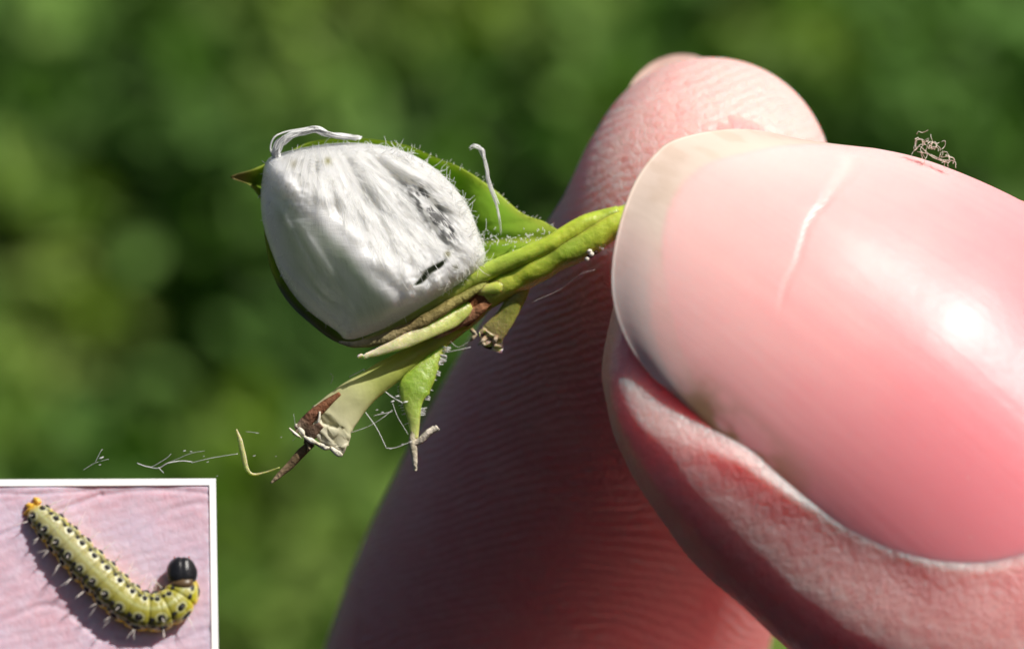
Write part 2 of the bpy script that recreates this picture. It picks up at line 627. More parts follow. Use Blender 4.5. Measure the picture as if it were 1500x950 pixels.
def make_hand():
    root = thing('hand', 'bare pink hand pinching the green sprig between thumb and index finger', 'hand', P(1750, 2150, 6))
    parts = [thumb_mesh(), index_mesh()]
    palm_c = [P(1280, 1560, 5.5), P(1450, 1750, 6), P(1800, 2200, 7), P(2200, 2700, 8.5), P(2500, 3100, 9.5)]
    parts.append(simple_tube(palm_c, [2.2, 5.5, 8.2, 8.8, 6.0]))
    fing = [[P(1700, 2050, 11), P(1150, 1900, 15), P(900, 1850, 17.5), P(950, 2080, 18), P(1350, 2200, 14.5)],
            [P(1900, 2300, 13), P(1350, 2230, 18), P(1130, 2220, 20), P(1200, 2420, 20), P(1550, 2480, 16)],
            [P(2100, 2600, 15), P(1620, 2600, 19.5), P(1450, 2620, 20.5), P(1500, 2780, 20), P(1750, 2800, 17)]]
    for fp in fing:
        parts.append(simple_tube(fp, [3.4, 3.2, 3.1, 2.8, 2.0]))
    objs = []
    for v, f in parts:
        me = bpy.data.meshes.new('piece')
        me.from_pydata(v.tolist(), [], f)
        me.update()
        bm = bmesh.new(); bm.from_mesh(me)
        bmesh.ops.recalc_face_normals(bm, faces=bm.faces)
        bm.to_mesh(me); bm.free()
        o = bpy.data.objects.new('piece', me)
        col.objects.link(o)
        objs.append(o)
    a = objs[0]
    for o in objs[1:]:
        md = a.modifiers.new('join', 'BOOLEAN')
        md.operation = 'UNION'; md.object = o; md.solver = 'MANIFOLD'
    dg = bpy.context.evaluated_depsgraph_get()
    me = bpy.data.meshes.new_from_object(a.evaluated_get(dg))
    for o in objs:
        m_ = o.data
        bpy.data.objects.remove(o)
        bpy.data.meshes.remove(m_)
    n = len(me.vertices)
    v = np.empty(n * 3); me.vertices.foreach_get('co', v); v = v.reshape(-1, 3)
    print('hand verts', n)
    # where the friction ridges lie
    dmin = np.full(n, 1e9)
    for c in IDX_LINE[::6]:
        dmin = np.minimum(dmin, np.linalg.norm(v - c, axis=1))
    rel = v - THUMB0
    st = rel @ tA; lt = rel @ bA; nt = rel @ nA
    dth = np.hypot(lt / np.where(lt > 0, 4.0, 3.6), nt / np.where(nt > 0, 2.6, 3.05))
    on_idx = (dmin < 3.5) & ((dth > 1.06) | (st < -.2)) & (nt < .3)
    z, x = v[:, 2], v[:, 0]
    xc = np.interp(z, [-5, 0, 3.5], [.5, 2.3, 2.9])
    dx = x - xc
    slope = np.interp(z, [-5, -1.0, .5, 2, 3.5], [.02, .12, .28, .34, .36])
    phase = (z - slope * dx + .09 * dx**2 * np.interp(z, [-5, -1, 1.5, 4], [1, 1, .3, -.6])) * (2 * math.pi / .165)
    phase_t = (lt * .6 + st * .5) * (2 * math.pi / .19)
    amt = np.where(on_idx, np.interp(z, [-8, -5, 1, 2, 4], [.5, 1, 1, .8, .7]), .18 * (nt < -.5))
    me.attributes.clear() if hasattr(me.attributes, 'clear') and False else None
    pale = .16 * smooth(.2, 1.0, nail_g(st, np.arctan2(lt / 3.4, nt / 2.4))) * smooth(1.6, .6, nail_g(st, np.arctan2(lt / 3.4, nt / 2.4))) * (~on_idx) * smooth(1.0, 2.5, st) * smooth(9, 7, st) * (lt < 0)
    pale = np.where(on_idx, .55 * smooth(.2, 2.2, z), pale)  # sunlit upper index made paler in the skin colour itself
    v2 = v * S
    me.vertices.foreach_set('co', v2.ravel())
    me.update()
    me.shade_smooth()
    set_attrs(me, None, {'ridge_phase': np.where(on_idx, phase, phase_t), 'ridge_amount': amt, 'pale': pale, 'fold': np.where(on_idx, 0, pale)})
    me.name = 'skin'
    link('skin', me, M['skin'], root)

    # thumbnail
    na, nv = 261, 170
    a = np.linspace(-1, 1, na)
    al = np.where(a > 0, a * R(74.5), a * R(59.5))
    s_edge = np.where(a > 0, -.62 + 1.95 * (np.sqrt(a**2 + .03) - .173), -.62 + 2.4 * (1 - np.sqrt(1 - .98 * a**2))) + .02 * np.sin(a * 9)
    ge = 1.10 - np.where(al > 0, np.abs(al / R(72)), np.abs(al / AMAX))**2.4
    s_end = np.maximum(1.5 + 5.35 * np.sign(ge) * np.abs(ge)**(1 / 3.2), s_edge + .35)
    vv = np.linspace(0, 1, nv)
    SS = s_edge[None] + (s_end - s_edge)[None] * vv[:, None]
    AL = np.broadcast_to(al, SS.shape)
    top = nail_point(SS, AL, .015)
    lift = np.exp(-((SS - s_edge) / .3)**2) * .05
    top = top - lift[..., None] * nA
    A_ = np.broadcast_to(a, SS.shape)
    deep = .045 + 1.1 * smooth(-.12, .35, SS - (s_edge + .60 + .22 * A_**2)) * (1 - np.abs(A_)**30)
    bot = nail_point(SS, AL * (1 - .12 * np.minimum(deep, 1)), 0 * SS) - (lift + deep)[..., None] * nA
    bed = smooth(-.06, .10, SS - (s_edge + .60 + .22 * A_**2 + .05 * np.sin(A_ * 7) + 1.5 * np.maximum(-A_ - .45, 0)**1.5))
    bed = np.maximum(bed, .75 * smooth(-.35, -.75, A_))
    s_r = 1.55 - .25 * (A_ - .2) + 1.1 * np.clip(.05 - A_, 0, 1)**1.3
    # a healed crack across the nail
    s_r = s_r + .10 * (fbm(np.stack([A_.ravel() * 7, SS.ravel() * 0, SS.ravel() * 0], 1), 47, 3).reshape(SS.shape) - .5)
    crk = np.exp(-((SS - s_r) / (.05 + .05 * smooth(.1, .4, A_)))**2) * smooth(-.42, -.3, A_) * smooth(.62, .5, A_) * (.35 + .65 * smooth(.0, .25, A_))
    step = smooth(-.2, .0, SS - s_r - .15) * smooth(1.2, .2, SS - s_r) * smooth(.0, .3, A_) * smooth(.8, .5, A_) * .5
    hyp = SS - (s_edge + .60 + .22 * A_**2)
    pale = np.clip(crk * .25 + .85 * np.exp(-(np.maximum(hyp, 0) / 1.5)**1.5) * bed * (1 - .6 * smooth(-.3, -.9, A_)), 0, 1)
    strk = fbm(np.stack([A_.ravel() * 34, SS.ravel() * .35, SS.ravel() * 0], 1), 44, 3).reshape(SS.shape)
    gn = fbm(np.stack([A_.ravel() * 9, SS.ravel() * 2.2, SS.ravel() * 0], 1), 46, 3).reshape(SS.shape)
    grime = np.clip(smooth(-.74, -.97, A_) * smooth(1.4, 2.2, SS) * smooth(4.6, 3.0, SS) * smooth(.30, .6, gn) * .9 + (1 - bed) * smooth(.56, .75, gn) * .16, 0, 1)
    n1 = na * nv
    f1 = grid_faces(nv, na, False)
    f2 = [[q + n1 for q in reversed(face)] for face in f1]
    e = list(range(na)) + [na * r + na - 1 for r in range(1, nv)] + [(nv - 1) * na + c for c in range(na - 2, -1, -1)] + [na * r for r in range(nv - 2, 0, -1)]
    f3 = [[e[i], e[(i + 1) % len(e)], e[(i + 1) % len(e)] + n1, e[i] + n1] for i in range(len(e))]
    at = {k: np.tile(q.ravel(), 2) for k, q in (('bed', bed), ('crack', crk + step), ('pale', pale), ('streak', strk), ('grime', grime), ('bed_shade', .85 * smooth(1.6, 5.5, SS)))}
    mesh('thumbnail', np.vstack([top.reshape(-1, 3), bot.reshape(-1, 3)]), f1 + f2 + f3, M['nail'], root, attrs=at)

    # index nail, on the far side of that fingertip, its free edge showing over the tip
    na, nv = 61, 20
    arc = catmull([P(912, 152, 4.6), P(928, 118, 4.8), P(954, 93, 5.0), P(984, 81, 5.2), P(1014, 81, 5.5), P(1036, 90, 5.9)], na)
    inn = np.array([.35, .35, -1.])
    V_ = np.broadcast_to(np.linspace(1, -3, nv)[:, None], (nv, na))
    dep = np.linspace(0, 1, nv)[:, None, None]
    mid_ = P(1010, 175, 5.4)
    q = arc[None] + dep * (inn * 1.2 + .35 * (mid_ - arc))[None] + np.array([0, .25, 0]) * np.sin(dep * 1.5)
    q2 = q + np.array([.03, .05, -.03])
    n1 = na * nv
    f1 = grid_faces(nv, na, False)
    f2 = [[k + n1 for k in reversed(face)] for face in f1]
    e = list(range(na)) + [na * r + na - 1 for r in range(1, nv)] + [(nv - 1) * na + c for c in range(na - 2, -1, -1)] + [na * r for r in range(nv - 2, 0, -1)]
    f3 = [[e[i], e[(i + 1) % len(e)], e[(i + 1) % len(e)] + n1, e[i] + n1] for i in range(len(e))]
    z_ = np.zeros(2 * n1)
    mesh('index_nail', np.vstack([q.reshape(-1, 3), q2.reshape(-1, 3)]), f1 + f2 + f3, M['nail'], root,
         attrs={'bed': np.tile((V_ < 0).astype(float).ravel(), 2), 'crack': z_, 'pale': z_ + .3, 'streak': z_ + .5, 'grime': z_, 'bed_shade': z_})


make_hand()

# ------------------------------------------------------------------ sprig: leaf, stems, stubs
GREEN = (.26, .44, .035)
LIME = (.56, .66, .07)
PALE = (.62, .66, .30)
BROWN = (.20, .075, .028)
OLIVE = (.34, .36, .07)


def C(*stops):
    """colours along a loft"""
    return np.array(stops, float)


def tinted(bag, path, ra, rb, colours, seg=14, n=None, up=(0, -1, 0), jag=0., seed=1, amp=.03):
    n = n or max(24, len(path) * 9)
    v, f = loft(path, ra, rb, seg, up, n)
    k = np.linspace(0, 1, len(colours))
    r = np.linspace(0, 1, n)
    c = np.stack([np.interp(r, k, np.asarray(colours)[:, i]) for i in range(3)], 1)
    c = np.vstack([np.repeat(c, seg, 0), c[:1], c[-1:]])
    v = v + .45 * amp * (np.stack([noise(v * 4 + 7 * i, seed + i) for i in range(3)], 1) - .5) * 2
    if jag:                                                    # torn far end
        rr = np.concatenate([np.repeat(r, seg), [0, 1]])
        w = smooth(.8, 1, rr)[:, None]
        v = v + w * jag * (np.stack([hash3(np.floor(v[:, 0] * 14), np.floor(v[:, 1] * 14), np.floor(v[:, 2] * 14), seed + 5 + i) for i in range(3)], 1) - .5)
    bag.add(v, f, c)
    return bag


def sprig():
    root = thing('green_sprig', 'torn green box sprig with one curled leaf, its stem pinched by the fingers', 'sprig', P(890, 335, 0))

    # the leaf: a cupped blade with a midrib, real thickness
    out = [(800, 326), (765, 312), (722, 276), (680, 248), (640, 231), (590, 211), (520, 202), (455, 208), (405, 232), (372, 247), (338, 259), (366, 272), (384, 300), (388, 350), (398, 398), (420, 440), (455, 474), (498, 503), (545, 502), (600, 478),
           (650, 448), (700, 416), (745, 398), (790, 378), (830, 352)]
    o2 = catmull(np.array(out, float), 220, True)
    ctr = np.array([590., 345.])
    nr = 46
    rr = np.linspace(0, 1, nr + 1)[1:]
    pts = ctr + rr[:, None, None] * (o2 - ctr)[None]
    X = pts[..., 0]; Y = pts[..., 1]
    Rr = np.broadcast_to(rr[:, None], X.shape)
    mid = 345 + (X - 700) * -.02 + 8                           # midrib line towards the stem
    ycup = .18 + .75 * (1 - Rr**2.2)
    right = smooth(640, 760, X)
    ycup = ycup * (1 - .75 * right) + .12 * right
    dm = (Y - mid) / 100
    ycup = ycup + right * .10 * np.exp(-(dm / .10)**2) - right * .0
    ycup = ycup + .16 * right * np.exp(-((dm - .22) / .14)**2)
    ycup = ycup - .18 * smooth(420, 340, X) - .75 * (dm + .1) * right
    # upper margin rolls gently towards the camera, lower margin too
    ycup = ycup - .16 * smooth(.86, 1, Rr) * smooth(600, 520, X) * smooth(300, 400, Y) + .04 * (fbm(np.stack([X.ravel() / 40, Y.ravel() / 40, X.ravel() * 0], 1), 3).reshape(X.shape) - .5)
    k = (D + ycup) / D
    top = np.stack([(X - 750) / 100 * k, ycup, (475 - Y) / 100 * k], -1).reshape(-1, 3)
    bot = top + [0, .10, 0]
    nc = 220
    cpt = np.array([[(ctr[0] - 750) / 100, .95, (475 - ctr[1]) / 100], [(ctr[0] - 750) / 100, 1.05, (475 - ctr[1]) / 100]])
    n1 = nr * nc
    f1 = grid_faces(nr, nc, True)
    f2 = [[q + n1 for q in reversed(face)] for face in f1]
    b = (nr - 1) * nc
    f3 = [[b + j, b + (j + 1) % nc, b + (j + 1) % nc + n1, b + j + n1] for j in range(nc)]
    ci = 2 * n1
    f4 = [[ci, (j + 1) % nc, j] for j in range(nc)] + [[ci + 1, j + n1, (j + 1) % nc + n1] for j in range(nc)]
    cc = np.empty((n1, 3)); cc[:] = (.30, .54, .04)
    Xf, Yf, Rf, dmf = X.ravel(), Y.ravel(), Rr.ravel(), dm.ravel()
    lime = np.clip(smooth(.90, 1, Rf) * .8 + smooth(730, 800, Xf) * .6 + np.exp(-((dmf) / .05)**2) * smooth(640, 700, Xf) * .7 + smooth(.02, .3, dmf) * smooth(600, 700, Xf) * .45, 0, 1)[:, None]
    cc = cc * (1 - lime) + lime * np.array([.52, .64, .08])
    tipw = smooth(392, 350, Xf)[:, None]
    cc = cc * (1 - tipw) + tipw * np.array([.20, .17, .05])
    low = (smooth(.9, 1, Rf) * smooth(430, 480, Yf) * smooth(560, 480, Xf))[:, None]
    cc = cc * (1 - low) + low * np.array([.22, .20, .12])
    gray = (smooth(.93, 1, Rf) * smooth(400, 430, Yf) * smooth(480, 440, Xf))[:, None]
    cc = cc * (1 - gray) + gray * np.array([.17, .20, .20])
    leaf = mesh('leaf', np.vstack([top, bot, cpt]), f1 + f2 + f3 + f4, M['leaf'], root, cols=np.vstack([cc, cc, [(.24, .46, .035)] * 2]))

    # downy hairs along the leaf margin, the midrib and the stem
    hb = Bag()
    rim = top[b:b + nc]
    for j in range(0, nc):
        px, py = o2[j]
        if 590 < px < 860 and py < 335 and random.random() < .6:
            for _ in range(1):
                q = rim[(j + random.randint(0, 1)) % nc] + rng.normal(size=3) * .015
                d = np.array([px - ctr[0], 0, -(py - ctr[1])]) / 100
                d = d / np.linalg.norm(d) * random.uniform(.015, .045) + rng.normal(size=3) * .012
                hb.add(*loft([q, q + d * .6, q + d + [0, 0, .01]], [.006, .004, .002], [.006, .004, .002], 4, n=4))
    for _ in range(150):
        u = random.random()
        px = 690 + 150 * u + random.gauss(0, 4); py = 352 - 3 * u + random.gauss(0, 7)
        q = P(px, py, .02)
        d = rng.normal(size=3) * .018 + [0, -.02, .012]
        hb.add(*loft([q + [0, .1, 0], q, q + d], [.009, .007, .003], [.009, .007, .003], 4, n=4))
    for _ in range(160):
        u = random.random()
        px, py = 880 - 150 * u, 345 + 68 * u
        side = random.choice([-1, 1]) * random.uniform(.3, 1)
        q = P(px - 8 * side, py - 16 * side, -.12 - .1 * (1 - abs(side)))
        d = np.array([-.3 * side, -.5, .8 * side]) * random.uniform(.03, .07) + rng.normal(size=3) * .015
        hb.add(*loft([q, q + d * .5, q + d], [.009, .007, .003], [.009, .007, .003], 4, n=4))
    h = hb.build('leaf_hair', M['fibre'], leaf)
    h['kind'] = 'stuff'

    # stem held by the fingers: it runs down-left to a torn end
    b_ = tinted(Bag(), [P(1075, 268, .42), P(1000, 292, .28), P(935, 316, .08), P(885, 336, -.02), P(840, 362, -.05), P(795, 387, -.05), P(752, 410, -.02), P(712, 436, .0)],
                [.16, .18, .20, .24, .25, .22, .21, .18], [.18, .2, .24, .26, .26, .24, .22, .2], C((.30, .40, .05), (.34, .44, .05), LIME, (.33, .46, .05), LIME, (.45, .52, .09)), 20, 60, seed=3, amp=.05)
    b_.build('stem', M['plant'], root)
    b_ = tinted(Bag(), [P(905, 312, -.02), P(862, 326, -.10), P(812, 354, -.16), P(762, 378, -.16), P(715, 398, -.12), P(672, 424, -.12), P(628, 452, -.08), P(575, 482, -.02), P(530, 500, .02)],
                [.10, .14, .14, .13, .13, .11, .08, .06, .03], [.14, .16, .17, .15, .13, .12, .1, .08, .04], C((.36, .46, .06), LIME, (.42, .54, .07), (.46, .55, .10), (.40, .42, .10), (.42, .40, .18)), 16, 70, seed=8, amp=.035)
    b_.build('petiole', M['plant'], root)
    b_ = tinted(Bag(), [P(905, 336, .08), P(868, 352, .10), P(826, 372, .12), P(790, 396, .12), P(760, 424, .10)], [.08, .10, .11, .10, .08], [.12, .16, .16, .14, .1], C(OLIVE, (.30, .36, .06), OLIVE), 14, 40, seed=17)
    b_.build('stem_ridge', M['plant'], root)

    # lower stem down to the torn flared end
    b_ = tinted(Bag(), [P(716, 440, .12), P(680, 468, .14), P(640, 497, .05), P(600, 524, -.1), P(565, 548, -.22), P(535, 570, -.32), P(508, 592, -.42), P(486, 616, -.5), P(470, 644, -.56)],
                [.12, .15, .15, .17, .20, .23, .28, .33, .33], [.12, .14, .14, .15, .16, .15, .12, .08, .035], C((.46, .54, .10), LIME, (.52, .62, .10), (.58, .66, .13), (.66, .72, .22), (.78, .78, .42), (.82, .80, .52), (.88, .84, .68)), 22, 90, jag=.16, seed=5, amp=.04)
    low = b_.build('cut_stem', M['leaf'], root)
    b_ = tinted(Bag(), [P(497, 577, -.50), P(478, 590, -.56), P(462, 604, -.58), P(446, 620, -.60), P(430, 634, -.60)], [.03, .07, .08, .09, .06], [.03, .05, .05, .05, .04], C(BROWN, (.30, .12, .06), (.16, .07, .04), (.55, .45, .34)), 10, 30, jag=.12, seed=31, amp=.04)
    b_.build('bark_strip', M['dry'], low)
    b_ = tinted(Bag(), [P(470, 622, -.62), P(455, 636, -.62), P(448, 655, -.6)], [.05, .10, .03], [.05, .05, .02], C((.2, .12, .08), (.1, .06, .04), (.25, .2, .12)), 10, 20, jag=.1, seed=32, amp=.05)
    b_.build('bark_strip', M['dry'], low)
    # torn white rim of that end
    b_ = Bag()
    for (a, b2, w) in [((440, 634), (466, 650), .06), ((462, 648), (486, 656), .06), ((484, 655), (502, 668), .07), ((433, 622), (446, 640), .05), ((470, 604), (462, 624), .035), ((424, 626), (440, 640), .03)]:
        tinted(b_, [P(*a, -.62), P((a[0] + b2[0]) / 2 + 2, (a[1] + b2[1]) / 2 + 3, -.64), P(*b2, -.61)], [w * .4, w * .7, w * .2], [.015, .03, .015], C((.86, .80, .66), (.88, .84, .72), (.80, .70, .5)), 9, 26, seed=int(a[0]), amp=.06, jag=.06)
    b_.build('torn_rim', M['pith'], low)
    b_ = tinted(Bag(), [P(457, 648, -.53), P(440, 664, -.54), P(424, 682, -.56), P(408, 696, -.58), P(396, 707, -.6)], [.06, .07, .06, .042, .015], [.04, .04, .03, .025, .015], C((.20, .15, .06), (.15, .10, .05), (.24, .17, .10), (.38, .30, .2)), 12, 40, seed=41, amp=.03)
    b_.build('dry_tail', M['dry'], low)
    b_ = tinted(Bag(), [P(346, 628, -.7), P(352, 645, -.7), P(356, 664, -.68), P(361, 686, -.65), P(370, 694, -.63), P(386, 692, -.6), P(410, 684, -.58)], [.012, .035, .04, .032, .02, .015, .01], [.01, .02, .02, .02, .015, .012, .01], C(PALE, (.66, .68, .34), (.52, .56, .22), (.3, .36, .1)), 8, 50, seed=43, amp=.012)
    b_.build('leaf_sliver', M['plant'], low)

    # pale flap torn from the leaf underside
    b_ = tinted(Bag(), [P(690, 448, -.1), P(660, 468, -.25), P(625, 486, -.42), P(590, 500, -.55), P(556, 514, -.62), P(524, 525, -.66)], [.09, .13, .11, .10, .06, .02], [.05, .05, .04, .03, .03, .02], C((.46, .52, .12), (.58, .62, .22), (.70, .70, .38), (.78, .76, .52)), 12, 50, seed=51, jag=.04, amp=.035)
    b_.build('torn_flap', M['plant'], root)
    b_ = tinted(Bag(), [P(712, 412, -.1), P(670, 440, -.25), P(625, 467, -.4), P(575, 491, -.48), P(524, 505, -.5), P(498, 503, -.45)], [.05, .08, .09, .08, .05, .02], [.08, .1, .1, .08, .06, .03], C((.40, .42, .10), (.30, .25, .08), (.20, .15, .06), (.34, .30, .16), (.5, .46, .32)), 12, 50, seed=53, amp=.05)
    b_.build('leaf_edge', M['dry'], root)

    # brown bud scales in the fork
    for pts, w, c, sd in [([(722, 428), (700, 440), (676, 458), (655, 476)], [.03, .10, .11, .02], C(BROWN, (.30, .11, .04), (.16, .05, .03)), 61),
                          ([(718, 440), (690, 462), (655, 482), (628, 498), (606, 508)], [.05, .10, .08, .055, .015], C((.34, .14, .06), (.40, .20, .11), (.52, .36, .24), (.34, .14, .06)), 62),
                          ([(712, 424), (690, 432), (668, 450), (650, 470)], [.04, .08, .08, .03], C((.10, .045, .02), (.14, .06, .03), (.09, .04, .02)), 63),
                          ([(700, 462), (684, 472), (668, 476)], [.03, .06, .02], C((.12, .05, .03), (.2, .08, .04)), 64)]:
        b_ = tinted(Bag(), [P(x, y, -.14 + .03 * i + (.12 if sd > 62 else 0)) for i, (x, y) in enumerate(pts)], w, [q * .5 for q in w], c, 12, 36, seed=sd, amp=.03)
        b_.build('bud_scale', M['dry'], root)
    b_ = tinted(Bag(), [P(752, 408, -.12), P(728, 420, -.16), P(706, 424, -.14), P(694, 420, -.1)], [.06, .11, .08, .02], [.05, .09, .06, .02], C(LIME, (.55, .60, .14), (.62, .60, .24)), 12, 30, seed=66, amp=.05)
    b_.build('axil_bud', M['plant'], root)

    # stubs of two leaves that were eaten off
    b_ = tinted(Bag(), [P(768, 412, .05), P(757, 436, .02), P(742, 462, .0), P(727, 482, -.02), P(714, 500, -.02)], [.12, .14, .14, .17, .19], [.10, .10, .08, .06, .03], C((.38, .44, .08), OLIVE, (.30, .30, .07), (.42, .36, .14), (.50, .40, .26)), 16, 50, jag=.18, seed=71, amp=.03)
    st = b_.build('leaf_stub', M['plant'], root)
    b_ = Bag()
    for a, b2, w in [((697, 490), (688, 500), .03), ((712, 494), (700, 506), .035), ((728, 492), (724, 506), .035), ((705, 498), (712, 510), .03), ((690, 482), (700, 492), .03)]:
        tinted(b_, [P(*a, -.06), P((a[0] + b2[0]) / 2, (a[1] + b2[1]) / 2, -.09), P(*b2, -.05)], [w, w, .008], [.03, .03, .008], C((.30, .18, .09), (.62, .52, .38), (.7, .62, .5)), 7, 14, seed=int(a[0]), amp=.03)
    b_.build('torn_rim', M['dry'], st)
    b_ = tinted(Bag(), [P(655, 498, .05), P(640, 520, -.05), P(622, 545, -.16), P(608, 568, -.25), P(604, 590, -.3), P(606, 615, -.34), P(607, 642, -.38)], [.03, .10, .19, .24, .15, .09, .055], [.03, .05, .06, .06, .05, .05, .04], C(LIME, (.34, .46, .07), (.28, .42, .05), (.36, .46, .09), (.5, .52, .2)), 16, 70, seed=73, amp=.02)
    st = b_.build('leaf_stub', M['plant'], root)
    b_ = tinted(Bag(), [P(606, 632, -.37), P(605, 648, -.39), P(607, 668, -.4), P(609, 690, -.4)], [.05, .065, .045, .03], [.04, .05, .04, .03], C((.50, .46, .28), (.70, .62, .5), (.74, .68, .58)), 10, 36, jag=.05, seed=75)
    tinted(b_, [P(604, 652, -.39), P(616, 645, -.41), P(628, 634, -.42), P(642, 625, -.42)], [.04, .05, .05, .045], [.03, .04, .04, .03], C((.60, .52, .4), (.74, .68, .58)), 10, 30, jag=.04, seed=76)
    b_.build('dry_fork', M['dry'], st)
    b_ = Bag()                                               # toothed hairs on the stub margins
    for i in range(60):
        u = random.random()
        x, y = (650 - 34 * u, 505 + 110 * u) if i % 3 else (600 - 8 * random.random(), 560 + 60 * random.random())
        x = np.interp(y, [500, 545, 570, 600, 640], [658, 640, 630, 618, 612]) if i % 3 else np.interp(y, [560, 590, 640], [585, 592, 601])
        q = P(x, y, -.05 - .3 * (y - 500) / 140); d = np.array([.05 if i % 3 else -.05, -.02, -.01]) + rng.normal(size=3) * .012
        b_.add(*loft([q - d, q, q + d], [.010, .008, .003], [.010, .008, .003], 4, n=4))
    h = b_.build('leaf_hair', M['fibre'], st); h['kind'] = 'stuff'

    # dark scar with white waxy crumbs near the fingers
    b_ = Bag()
    for _ in range(9):
        x, y = 860 + random.gauss(0, 6), 370 + random.gauss(0, 4)
        tinted(b_, [P(x - 4, y, -.12), P(x, y + 1, -.16), P(x + 4, y + 2, -.12)], [.02, .05, .02], [.02, .04, .02], C((.06, .03, .02), (.10, .05, .03)), 7, 10, seed=random.randint(0, 99))
    b_.build('scar', M['dry'], root)
    b_ = Bag()
    for x, y, r in [(873, 352, .04), (868, 357, .05), (863, 366, .05), (867, 372, .045), (860, 378, .04), (876, 346, .03), (878, 338, .025)]:
        tinted(b_, [P(x - 3, y, -.2), P(x, y + 1, -.23), P(x + 3, y, -.2)], [r * .4, r, r * .4], [r * .4, r, r * .4], C((.85, .82, .76), (.85, .8, .7)), 8, 10, seed=int(x * y) % 97)
    c = b_.build('wax_crumb', M['pith'], root); c['kind'] = 'stuff'
    tinted(b2 := Bag(), [P(704, 334, 0) + [0, -.05, .0], P(706, 332, -.06)], [.02, .01], [.02, .01], C(BROWN, BROWN), 6, 8)
    bb = tinted(Bag(), [P(849, 321, -.16), P(852, 322, -.2), P(855, 321, -.16)], [.01, .025, .01], [.01, .03, .01], C(BROWN, BROWN, BROWN), 7, 8)
    bb.build('speck', M['dry'], root)
    return root


sprig()

